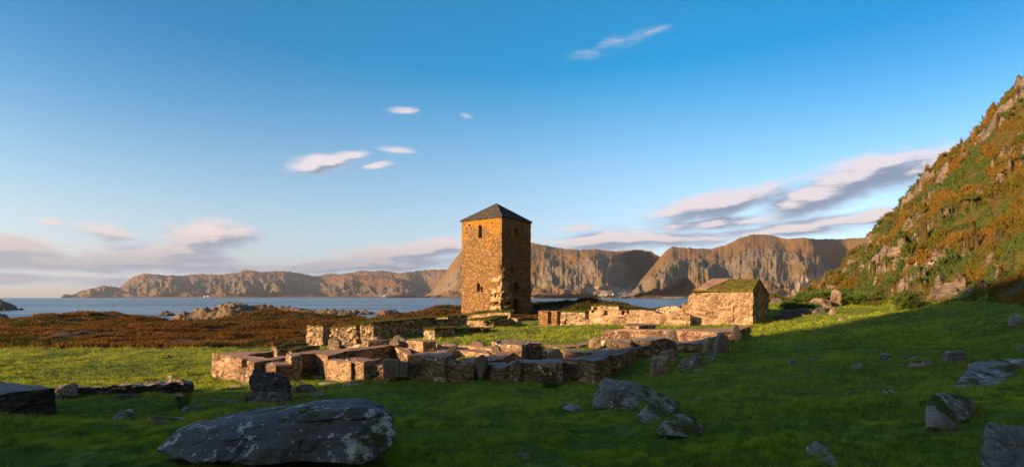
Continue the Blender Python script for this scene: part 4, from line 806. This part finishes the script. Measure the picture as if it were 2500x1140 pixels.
rock('boulder', 'tall dark leaning boulder in front of the sunlit left wall', [[(607, 912, 11.8), (617, 899, 11.9), (650, 903, 12), (690, 915, 12.1), (712, 930, 12.2), (717, 965, 12.1), (700, 976, 11.9), (640, 985, 11.8), (612, 945, 11.7), (625, 980, 12.7), (690, 930, 12.9), (640, 915, 12.8)], [(590, 990, 11.5), (606, 962, 11.6), (650, 950, 11.7), (715, 965, 11.7), (716, 978, 11.7), (640, 990, 11.4), (650, 970, 12.4)]], 'rockdark', sub=6, rnd=10, amp=.10, seed=21)
rock('boulder', 'small dark rock lying right of the tall leaning boulder', boxrock(745, 965, 62, 24, 12.6), 'rockdark', amp=.1, seed=22)
rock('boulder', 'small pale rock at the right end of the dark rock by the leaning boulder', boxrock(778, 965, 26, 10, 12.8), 'rock', amp=.1, seed=23)
rock('boulder', 'grey angular rock with white streak in front of the low drystone wall', [(272, 1020, 9.6), (278, 1012, 9.7), (305, 1000, 9.7), (322, 998, 9.8), (330, 1020, 9.6), (325, 1024, 9.9), (280, 1026, 9.5), (300, 1010, 10.2), (325, 1010, 10.2)], 'rock', amp=.09, seed=24)
rock('boulder', 'flat mossy rock beside the ditch above the huge boulder', boxrock(408, 1034, 98, 18, 7.6, .7), 'rockmoss', amp=.06, seed=25)
rock('boulder', 'low dark rock right of the ditch', boxrock(470, 1004, 62, 13, 9.4, .5), 'rockdark', amp=.06, seed=26)
rock('boulder', 'small earthy rock mound in the grass below the drystone wall', boxrock(312, 974, 56, 12, 12.4, .5), 'rockdark', amp=.1, seed=27)
rock('boulder', 'block shaped rock standing at the left end of the drystone wall', [(146, 966, 13.3), (188, 968, 13.2), (190, 938, 13.4), (182, 935, 13.6), (155, 942, 13.4), (146, 955, 13.4), (186, 950, 14.0), (150, 960, 14)], 'rockdark', amp=.08, seed=28)
rock('boulder', 'small grey rock against the right foot of the dark platform', boxrock(142, 980, 16, 18, 10.9), 'rock', amp=.1, seed=29)
rock('boulder', 'flat rock lying on top of the right end of the drystone wall', boxrock(431, 936, 42, 13, 14.9, .4, snap=False), 'rockbrown', amp=.1, seed=30, cat='rock')
rock('boulder', 'small dark rock on top of the drystone wall near its middle', boxrock(374, 938, 42, 8, 14.7, .35, snap=False), 'rockdark', amp=.1, seed=31, cat='rock')
rock('boulder', 'tiny upright stone on the sunlit grass beyond the drystone wall', boxrock(415, 924, 13, 9, 17.2), 'rockmoss', amp=.1, seed=32, cat='rock')
for k, (px, py, w, h, d, lab) in enumerate([(545, 982, 90, 8, 11.3, 'long flat pale rock in the shaded grass right of the ditch'), (425, 966, 62, 5, 14.1, 'flat stone bridging the top of the ditch'), (805, 938, 60, 6, 14.6, 'flat stone sunk in the grass below the brightest block, left one'), (855, 943, 46, 7, 14.3, 'flat stone sunk in the grass below the brightest block, longer one'),
      (870, 934, 66, 5, 15.4, 'pale step stone at the foot of the brightest block'), (930, 934, 60, 5, 15.3, 'flat stone under the low front wall'), (782, 923, 44, 5, 17.2, 'pale foot stone at the sunlit long wall corner'), (575, 945, 40, 6, 15.2, 'flat stone in sunlit grass below the leftmost wall')]):
    rock('flat_stone', lab, boxrock(px, py, w, h, d, .35, sink=.6), 'rock' if k in (0, 2, 3, 5) else 'rockbrown', sub=4, amp=.05, seed=40 + k, cat='flat stone')
# right foreground
rock('boulder', 'large grey boulder with a humped top below the right wall corner', onground([[(1447, 998, 8.6), (1455, 955, 8.8), (1470, 928, 8.9), (1490, 925, 9.0), (1520, 934, 9.1), (1570, 940, 9.2), (1605, 958, 9.4), (1600, 975, 9.1), (1540, 985, 8.7), (1480, 1000, 8.5), (1500, 960, 9.9), (1560, 960, 9.9)]], *(1480, 1000)), 'rock', sub=6, rnd=10, amp=.09, seed=51)
rock('boulder', 'low mossy rock at the left of the right hand boulder cluster', onground([(1363, 990, 8.9), (1375, 984, 9), (1405, 986, 9), (1434, 1004, 8.8), (1425, 1008, 8.7), (1380, 1000, 8.7), (1400, 992, 9.4)], *(1400, 1006)), 'rockmoss', amp=.09, seed=52)
rock('boulder', 'small rounded mossy rock in front of the humped grey boulder', onground([(1500, 995, 8.0), (1502, 980, 8.1), (1525, 968, 8.2), (1550, 976, 8.2), (1560, 988, 8.1), (1545, 1008, 7.9), (1505, 1006, 7.9), (1530, 985, 8.7)], *(1525, 1008)), 'rockmoss', amp=.09, seed=53)
rock('boulder', 'sloping moss covered slab between the two mossy rocks', onground([(1545, 1022, 7.4), (1575, 990, 7.7), (1600, 960, 8.2), (1640, 972, 8.3), (1655, 985, 8.2), (1630, 1015, 7.7), (1580, 1038, 7.2), (1620, 990, 8.8), (1660, 1010, 8.6)], *(1580, 1036)), 'rockmoss', sub=6, amp=.10, seed=54)
rock('boulder', 'grey rock with one large round white lichen patch', onground([(1602, 1050, 6.7), (1620, 1035, 6.8), (1650, 1014, 6.9), (1695, 1016, 7.0), (1708, 1040, 6.9), (1700, 1065, 6.7), (1640, 1062, 6.5), (1610, 1060, 6.5), (1670, 1030, 7.6), (1715, 1050, 7.5)], *(1650, 1064)), 'rockmoss', sub=6, amp=.09, seed=55)
rock('boulder', 'small white topped rock low in the middle foreground', boxrock(1268, 1116, 58, 16, 5.5, .2), 'rockmoss', amp=.08, seed=56)
rock('boulder', 'pale rock with a grass tuft on it at the bottom right of centre', onground([[(1970, 1120, 5.0), (1972, 1085, 5.1), (2000, 1076, 5.2), (2022, 1085, 5.2), (2030, 1120, 5.0), (2000, 1145, 4.8), (2010, 1100, 5.5)], [(1995, 1145, 4.7), (2000, 1118, 4.8), (2030, 1108, 4.9), (2060, 1130, 4.9), (2055, 1150, 4.7), (2030, 1130, 5.1)]], *(1985, 1138)), 'rockmoss', amp=.09, seed=57)
rock('boulder', 'square topped mossy boulder, right of the open grass', onground([(2262, 1040, 6.6), (2258, 985, 6.75), (2264, 962, 6.9), (2310, 960, 7.4), (2378, 970, 7.5), (2380, 1005, 7.3), (2370, 1020, 7.0), (2330, 1052, 6.5), (2268, 1045, 6.5), (2330, 985, 7.9), (2300, 1020, 6.5)], *(2300, 1050)), 'rockmoss', sub=6, rnd=20, amp=.06, seed=58)
rock('boulder', 'long streaked grey outcrop at the right edge above the square boulder', onground([(2318, 950, 8.6), (2345, 920, 9.0), (2375, 890, 9.6), (2440, 880, 9.9), (2540, 872, 10), (2560, 925, 9.0), (2460, 938, 8.6), (2380, 945, 8.5), (2450, 890, 11), (2560, 890, 11)], *(2330, 950)), 'rock', sub=6, rnd=16, amp=.08, seed=59, strat=.03)
rock('boulder', 'big pale boulder cut by the bottom right corner', [(2388, 1160, 4.6), (2400, 1080, 4.8), (2415, 1036, 5.0), (2470, 1040, 5.3), (2560, 1050, 5.4), (2580, 1170, 4.6), (2440, 1175, 4.4), (2480, 1060, 6.0), (2580, 1080, 6.0)], 'rock', sub=6, rnd=18, amp=.07, seed=60, strat=.02)
for k, (px, py, w, h, d, lab) in enumerate([(1938, 887, 30, 12, 13.5, 'small pale rock on the slope, left of the grass slope rocks'), (1998, 877, 40, 8, 14.6, 'low flat rock on the slope behind the small pale rock'), (2096, 897, 34, 13, 12.6, 'little pointed pale rock in the middle of the slope'), (2163, 880, 30, 17, 13.8, 'small brown mossy rock left of the rock group on the slope'),
      (2225, 880, 46, 14, 14.2, 'upper rock of the flat group on the slope'), (2250, 893, 62, 14, 13.0, 'broad flat rock at the front of the group on the slope'), (2333, 884, 60, 30, 13.2, 'rounded mossy rock standing right of the flat group'), (2090, 968, 60, 12, 9.2, 'low grey stone in the grass left of the mossy capped stone'),
      (2172, 960, 42, 14, 9.6, 'low stone capped with moss above the square boulder'), (1972, 912, 18, 6, 12, 'tiny stone in the grass below the small pale rock'), (1705, 976, 22, 8, 9.8, 'tiny pale stone right of the sloping mossy slab'), (2482, 792, 44, 22, 17, 'dark angular rock at the right edge under the hillside'), (2492, 856, 22, 14, 13, 'small grey rock at the right edge of the slope'), (2054, 782, 16, 8, 24, 'small pale rock at the edge of the sunlit slope'), (1700, 1100, 26, 5, 5.9, 'tiny flat stone in the foreground grass')]):
    rock('boulder', lab, boxrock(px, py, w, h, d), 'rockmoss' if k % 3 else 'rock', sub=4, amp=.09, seed=70 + k, cat='rock')
# tumbled stones outside the right wall
for k, (px, py, w, h, d, m_, lab) in enumerate([(1610, 915, 50, 48, 15.0, 'rockbrown', 'tall rough stone leaning at the outer wall foot, nearest of the tumbled pile'), (1630, 888, 44, 34, 16.2, 'rockbrown', 'blocky stone behind the nearest tumbled stone'), (1641, 874, 27, 20, 17.2, 'slab', 'tilted thin topped block in the tumbled pile'), (1675, 897, 40, 16, 16.4, 'rockmoss', 'small mossy stone low in the tumbled pile'),
      (1690, 897, 56, 24, 16.6, 'rockmoss', 'grey mossy boulder at the right of the tumbled pile'), (1715, 874, 66, 16, 17.8, 'rockmoss', 'long flat mossy stone at the top of the tumbled pile'), (1735, 876, 26, 8, 17.6, 'rock', 'small flat grey stone beside the tumbled pile'), (1705, 908, 22, 7, 15.6, 'rock', 'little pale stone on the grass below the tumbled pile')]):
    rock('fallen_stone', lab, boxrock(px, py, w, h, d), m_, sub=5, amp=.11, seed=90 + k, cat='fallen stone')
# stones standing or lying in the ruin
def slab(label, pts, d, th, m_='slab', seed=0, name='standing_stone', cat='standing stone', amp=.025, rnd=45, skew=0, sub=5):
    P = [(px, py, d) for px, py in pts] + [(1250 + (px - 1250) * d / (d + th) + skew, 726 + (py - 726) * d / (d + th), d + th) for px, py in pts]
    return rock(name, label, [P], m_, sub=sub, rnd=rnd, amp=amp, seed=seed, cat=cat)
slab('broad slab mottled with white lichen set in the low front wall', [(933, 880), (944, 875.5), (958, 878), (976, 881), (974, 922), (936, 922)], 16.35, .22, seed=101)
slab('plain narrow slab right of the white mottled slab in the front wall', [(977, 882), (996, 886), (995, 921), (976, 921)], 16.3, .2, seed=102)
slab('pointed standing stone in the middle of the front wall', [(1158, 880), (1172, 866.5), (1184, 875), (1184, 900), (1176, 926), (1170, 926)], 15.55, .3, seed=103, skew=6)
slab('slim pointed stone with lichen spots rising from the right front wall', [(1257, 884), (1264, 876), (1270, 883), (1272, 905), (1266, 932), (1258, 900)], 15.1, .2, seed=104)
slab('dark slab leaning on the dusky wall top behind the front block', [(1089, 859), (1097, 848), (1112, 841), (1119, 842), (1113, 855), (1104, 862)], 17.6, .18, 'rockdark', seed=105, name='leaning_slab', cat='leaning slab')
slab('bright upright stone at the near edge of the courtyard green', [(1152, 852), (1152, 833), (1160, 831), (1180, 838), (1184, 853)], 21.8, .35, 'rockbrown', seed=106, skew=3)
slab('rounded orange stone in the middle right of the ruin', [(1337, 880), (1338, 862), (1352, 854), (1366, 853), (1371, 862), (1370, 884), (1340, 886)], 16.6, .45, 'rockbrown', seed=107, rnd=6)
slab('bulky brown stone standing at the right end of the courtyard', [(1441, 850), (1443, 832), (1456, 822), (1466, 826), (1470, 845), (1462, 852)], 21.2, .5, 'rockbrown', seed=108, amp=.1, rnd=8)
slab('pale leaning stone with a dark side right of the bulky brown stone', [(1475, 838), (1478, 828), (1485, 822.5), (1494, 828), (1492, 849), (1486, 850)], 20.4, .35, 'rockbrown', seed=109, skew=4)
slab('tall upright dark slab at the right end of the outer wall', [(1633, 850), (1632, 810), (1638, 805), (1650, 807), (1656, 828), (1655, 860), (1640, 862)], 20.3, .3, seed=110)
slab('tall grooved standing stone outside the terrace wall', [(1746, 866), (1750, 845), (1754, 826), (1762, 812), (1774, 818), (1778, 838), (1781, 855), (1776, 868), (1758, 870)], 18.6, .3, 'slab', seed=111, amp=.07)
slab('pointed pale stone at the right corner of the terrace wall', [(1790, 812), (1792, 798), (1798, 791), (1806, 802), (1812, 815), (1812, 834), (1800, 830)], 21.0, .25, seed=112)
slab('angular stone on top of the long wall, dark right side', [(959, 835), (961, 821), (972, 818.5), (982, 824), (994, 832), (1000, 846), (980, 850), (964, 842)], 21.4, .4, seed=113, amp=.06, name='fallen_stone', cat='fallen stone')
slab('squarish sunlit stone on the end of the long wall top', [(950, 842), (952, 834), (960, 831), (972, 833), (974, 841), (962, 844)], 21.0, .3, 'rockbrown', seed=114, amp=.06, name='fallen_stone', cat='fallen stone')
slab('big sunlit stone set upright before the crumbling rubble wall', [(802, 844), (801, 831), (805, 826), (816, 828), (828, 832), (829, 848), (806, 848)], 22.6, .35, 'rockbrown', seed=115, amp=.05)
slab('round little stone lying on the wall top beside the rubble gap', [(912, 828), (914, 823), (921, 822), (924, 826), (921, 830)], 21.8, .15, 'rockbrown', seed=116, name='fallen_stone', cat='fallen stone', sub=3)
slab('flat stone in the grass at the left side of the courtyard', [(1110, 826), (1112, 823), (1125, 822), (1128, 825), (1120, 827)], 25.0, .3, 'rockbrown', seed=117, name='flat_stone', cat='flat stone', sub=3)
slab('stack of flat stones forming the pillar beside the grooved standing stone', [(1722, 862), (1725, 838), (1728, 828), (1742, 823), (1748, 830), (1746, 860)], 19.4, .5, 'rockbrown', seed=118, amp=.14, name='stone_pillar', cat='stone pillar')
slab('standing slab face of the large middle block, sunlit left end', [(1200, 860), (1199, 846), (1208, 842), (1216, 845), (1222, 860)], 18.6, .2, 'rockbrown', seed=119)
# rubble beside and behind the small house, big rocks on the slope
for k, (px, py, w, h, d, m_, lab) in enumerate([(1935, 775, 60, 20, 27.5, 'rockdark', 'dark pile rock in shade right of the small house'), (1965, 768, 46, 16, 28.6, 'rockdark', 'dark rock right of the pile rock beyond the small house'), (1905, 779, 34, 12, 26.5, 'rockdark', 'low dark rock nearest the shaded side of the small house'), (2003, 766, 40, 14, 29, 'rockdark', 'dark rock at the right end of the shaded row'),
      (1895, 740, 34, 12, 36, 'rockdark', 'dark rock among bushes directly right of the house gable'), (2005, 752, 62, 22, 33, 'rockbrown', 'broad smooth sunlit boulder below the hillside'), (2040, 748, 30, 42, 34, 'rockbrown', 'tall cracked sunlit boulder behind the smooth one'), (2035, 768, 20, 18, 28, 'rockbrown', 'small pale block at the edge of the sunlit grass')]):
    rock('boulder', lab, boxrock(px, py, w, h, d), m_, sub=5, amp=.12, seed=130 + k)

# ---------------------------------------------------------------- growing things
def scatter_view(n, d0, d1, pa, pb, seed, p=1.0):
    rs = np.random.RandomState(seed); u = rs.rand(n); d = (d0 ** (2 - p) + u * (d1 ** (2 - p) - d0 ** (2 - p))) ** (1 / (2 - p)); px = pa + rs.rand(n) * (pb - pa)
    return (px - 1250) / F * d, d, px
def build_grass():
    Vs, As = [], []
    for n, d0, d1, h, w, sd in ((380000, 3.4, 8.5, .030, .009, 1), (320000, 8.0, 17, .040, .016, 2), (230000, 16, 36, .055, .035, 3)):
        x, y, px = scatter_view(n, d0, d1, -150, 2650, sd)
        r = np.hypot(x, y); az = np.arctan2(x, y); hb = np.interp(px, [-500, 700, 790, 920, 1010, 1130, 1200, 1290, 1310, 1600, 1700, 1880], [33.5, 33.5, 32, 30.5, 36, 40, 46, 46, 46, 36, 40, 36])
        cl = fbm(xyz(x, y) * 2.2, 3, 33) * .6 + .7 * vn(xyz(x, y) * (9 if sd < 3 else 5), 35); lo = fbm(xyz(x, y) * .35, 3, 34)
        k = (y < hb) & (r < hill_r(az) * 1.08) ; x, y, px, cl, lo = x[k], y[k], px[k], cl[k], lo[k]
        z = terrain(x, y); hh = h * (.55 + 1.3 * np.clip(cl + .35, 0, 1.5)) * (1 + .4 * np.clip(lo, -.5, 1))
        V, Fc, rn = tufts(np.stack([x, y, z - .008], 1), hh, w, 1.1, sd); rn2 = np.clip(rn * .5 + .12 + .4 * lo + .8 * cl, 0, 1); dry = (np.random.RandomState(sd).rand(len(x)) < .07 + .12 * (lo > .2)) * 1.
        Vs.append(V); As.append(np.repeat(np.stack([rn2, dry, rn], 1), 3, 0))
    x, y, px = scatter_view(9000, 4, 24, -150, 2600, 9, 1.3); az = np.arctan2(x, y); k = (np.hypot(x, y) < hill_r(az)) & (fbm(xyz(x, y) * .5, 3, 45) > -.25); x, y = x[k], y[k]; z = terrain(x, y)
    hh = .055 + .05 * np.random.RandomState(4).rand(len(x)); V, Fc, rn = tufts(np.stack([x, y, z], 1), hh, .013, 1.2, 8, 14); Vs.append(V); As.append(np.repeat(np.stack([.25 + .75 * rn, (rn > .88) * 1., rn], 1), 3, 0))
    # rushes in the left field and taller dry tufts
    for (pa, pb, ya, yb, n, h) in ((-60, 90, 905, 10, 1500, .17), (150, 190, 850, 5, 900, .2), (300, 70, 855, 4, 400, .16), (400, 110, 906, 7, 500, .11), (700, 60, 848, 4, 300, .15), (20, 120, 852, 5, 600, .2), (1140, 70, 1070, 22, 260, .10), (1500, 90, 1110, 14, 160, .09), (2200, 100, 1000, 25, 260, .10), (1750, 500, 990, 60, 1500, .075), (2250, 220, 860, 40, 900, .10), (1900, 200, 830, 20, 700, .10), (400, 260, 1010, 22, 500, .08), (700, 60, 1120, 5, 120, .10)):
        rs = np.random.RandomState(n); px = pa + rs.randn(n) * pb * .7; py = ya + rs.randn(n) * yb * .7 + .02 * (px - pa); y = (3.22 if pa < 600 or py.mean() < 860 else 1.95) * F / (py - 726); x = (px - 1250) / F * y
        k = fbm(xyz(x, y) * .8, 3, 44) > -.1; x, y = x[k], y[k]; z = terrain(x, y)
        V, Fc, rn = tufts(np.stack([x, y, z], 1), np.full(len(x), h), .012, .6, n); Vs.append(V); As.append(np.repeat(np.stack([rn * .6, (rn > .6) * 1., rn], 1), 3, 0))
    V = np.concatenate(Vs); tag(mk('grass', V, np.arange(len(V)).reshape(-1, 3), M['blade'], attrs=np.concatenate(As), smooth=False), 'short green meadow grass covering the lawn and slope', 'grass', kind='stuff')
build_grass()
def build_heather():
    Vs, As = [], []
    for n, d0, d1, h, sd in ((60000, 31, 52, .20, 5), (55000, 50, 95, .26, 6), (16000, 90, 175, .45, 7)):
        x, y, px = scatter_view(n, d0, d1, -150, 1900, sd)
        hb = np.interp(px, [-500, 700, 790, 920, 1010, 1130, 1200, 1290, 1310, 1600, 1700, 1880], [32.3, 32.3, 31, 30.5, 36, 40, 46, 46, 46, 36, 40, 36])
        z = terrain(x, y); n1 = fbm(xyz(x, y) * .5, 3, 77); n2 = fbm(xyz(x, y) * .12, 3, 78)
        P3 = np.stack([x, y, z], 1); gx = ridged(P3 * [.15, .15, .3], 4, 91); rr = np.hypot(x, y); sh = sst(z, -.9, -2.6) + sst(rr, 112, 135) * .9 + .35 * gx * sst(rr, 60, 110) - .25 * sst(z, -1.2, 0.0) * sst(rr, 140, 90)
        k = (y > hb + .4) & (sh < .4 + .2 * n1) & (z > -2.7) & (n1 > -.6); x, y, z, n1, n2, px = x[k], y[k], z[k], n1[k], n2[k], px[k]
        hh = h * (1 + .8 * n1) * np.interp(y - np.interp(px, [0, 800, 1900], [32, 31, 36]), [0, 3, 6], [1.3, 1.1, 1.0])
        V, Fc, rn = tufts(np.stack([x, y, z], 1), hh, hh * .55, .9, sd, 5); edge_ = np.repeat((y < 36) * .25, 5)
        rn2 = np.clip(rn * .8 + .15 + edge_ + .3 * np.repeat(n2, 5), 0, 1); g = (np.repeat(n2 * .8 + fbm(xyz(x, y) * .8, 2, 79) * .5, 5) > .42 - .25 * (np.repeat(px, 5) > 480)) * 1.
        Vs.append(V); As.append(np.repeat(np.stack([rn2, g, rn], 1), 3, 0))
    V = np.concatenate(Vs); tag(mk('heather', V, np.arange(len(V)).reshape(-1, 3), M['heather'], attrs=np.concatenate(As), smooth=False), 'rust brown heather covering the flat moor behind the field', 'heather', kind='stuff')
build_heather()
def build_hillveg():
    Vs, As = [], []
    for n, d0, d1, h, sd in ((50000, 17, 40, .16, 15), (95000, 36, 100, .27, 16)):
        x, y, px = scatter_view(n, d0, d1, 1850, 2700, sd); r = np.hypot(x, y); az = np.arctan2(x, y); z = terrain(x, y)
        P3 = np.stack([x, y, z], 1); n1 = fbm(P3 * .7, 3, 87); n2 = fbm(P3 * .16, 3, 88); rk = hillrock(x, y, z)
        k = (r > hill_r(az) * 1.02) & (rk < .55 + .5 * n1) & (n1 > -.7); x, y, z, n1, n2 = x[k], y[k], z[k], n1[k], n2[k]
        hh = h * (1 + 1.1 * np.clip(n1, -.6, 1)); V, Fc, rn = tufts(np.stack([x, y, z], 1), hh, hh * .5, 1.0, sd, 6)
        m2 = np.repeat(n2, 6); lw = np.repeat(sst(-z, -11, -3), 6); rn2 = np.clip(.62 + .9 * m2 + .5 * (rn - .5) - .35 * lw, 0, 1); g = (np.repeat(fbm(np.stack([x, y, z], 1) * .3, 3, 89), 6) > .24 - .1 * lw) * 1.
        Vs.append(V); As.append(np.repeat(np.stack([rn2, g, rn], 1), 3, 0))
    V = np.concatenate(Vs); tag(mk('hillside_shrubs', V, np.arange(len(V)).reshape(-1, 3), M['hillveg'], attrs=np.concatenate(As), smooth=False), 'rust and green heather and juniper covering the steep hillside', 'shrubs', kind='stuff')
build_hillveg()
def bush(label, px, py, w, h, d, seed, m_='juniper'):
    rs = np.random.RandomState(seed); y = d; x = (px - 1250) / F * d; g = gz(x, y); rw = w * d / F / 2; rh = h * d / F; n = 2200
    v = rs.randn(n, 3); v /= np.linalg.norm(v, axis=1)[:, None]; lob = 1 + .75 * fbm(v * 2.6, 4, seed); P = v * lob[:, None] * (.55 + .45 * rs.rand(n) ** .4)[:, None] * [rw, rw * .7, rh * .55] + [x, y, g + rh * .45]
    P = P[P[:, 2] > g - .05]; V, Fc, rn = tufts(P, (.10 * rh + .05) * (.5 + 1.2 * rs.rand(len(P))), .035 + .025 * rh, 1.4, seed, 3)
    o = mk('bush', V, Fc, M[m_], attrs=np.repeat(np.stack([rn, rn, rn], 1), 3, 0), smooth=False, loc=(float(x), float(y), g)); tag(o, label, 'bush')
    stm = []
    Vt, Ft = [], []
    for k in range(5):                       # woody stems
        a = rs.rand() * 6.28; tip = np.array([x + math.cos(a) * rw * .5, y + math.sin(a) * rw * .35, g + rh * .6]); b = np.array([x, y, g - .1]); s0 = .03
        for j in range(5): ang = j * 1.2566; off = np.array([math.cos(ang), math.sin(ang), 0]); Vt += [b + off * s0, tip + off * s0 * .3]
        k0 = len(Vt) - 10
        for j in range(5): j2 = (j + 1) % 5; Ft.append((k0 + 2 * j, k0 + 2 * j2, k0 + 2 * j2 + 1, k0 + 2 * j + 1))
    mk('stem', Vt, Ft, M['heather'], o, attrs=np.zeros((len(Vt), 3)))
bush('round yellow green bush at the foot of the sunlit hillside', 2214, 735, 42, 36, 26.5, 1)
bush('long low dark green juniper right of the cracked boulder', 2098, 732, 90, 26, 33, 2)
bush('small green shrub immediately right of the house gable', 1890, 729, 32, 16, 40, 3)
bush('green shrub on the slope between the house and the smooth boulder', 1945, 752, 60, 22, 32, 4)
bush('upper green shrub below the scree, right of the house', 1985, 735, 80, 22, 38, 5)
bush('small low green shrub in front of the smooth boulder', 1988, 756, 30, 14, 30.5, 6)
bush('green shrub left of the cracked boulder on the rise', 2030, 722, 60, 22, 42, 7)
o_ = bush('tiny plant growing at the foot of the right front wall', 1345, 936, 22, 10, 14.4, 8)

hz = bpy.data.materials.new('air'); hz.use_nodes = True; q_ = NT(hz.node_tree); q_.n.clear(); ho = q_.new('ShaderNodeOutputMaterial')
pv = q_.new('ShaderNodeVolumePrincipled', {'Color': (.80, .88, 1.0), 'Density': 2.0e-5, 'Anisotropy': 0.2}); q_.l.new(pv.outputs[0], ho.inputs['Volume'])
a_, b_, c_, d_, e_, f_ = -14500, 15500, -600, 15500, -110, 1500
tag(mk('haze', [(a_, c_, e_), (b_, c_, e_), (b_, d_, e_), (a_, d_, e_), (a_, c_, f_), (b_, c_, f_), (b_, d_, f_), (a_, d_, f_)], [(0, 3, 2, 1), (4, 5, 6, 7), (0, 1, 5, 4), (1, 2, 6, 5), (2, 3, 7, 6), (3, 0, 4, 7)], hz, smooth=False), 'thin bluish air over the sea', 'haze', kind='stuff')
for o in bpy.data.objects:
    if '_org' in o: del o['_org']
scene.cycles.max_bounces = 6; scene.cycles.diffuse_bounces = 3
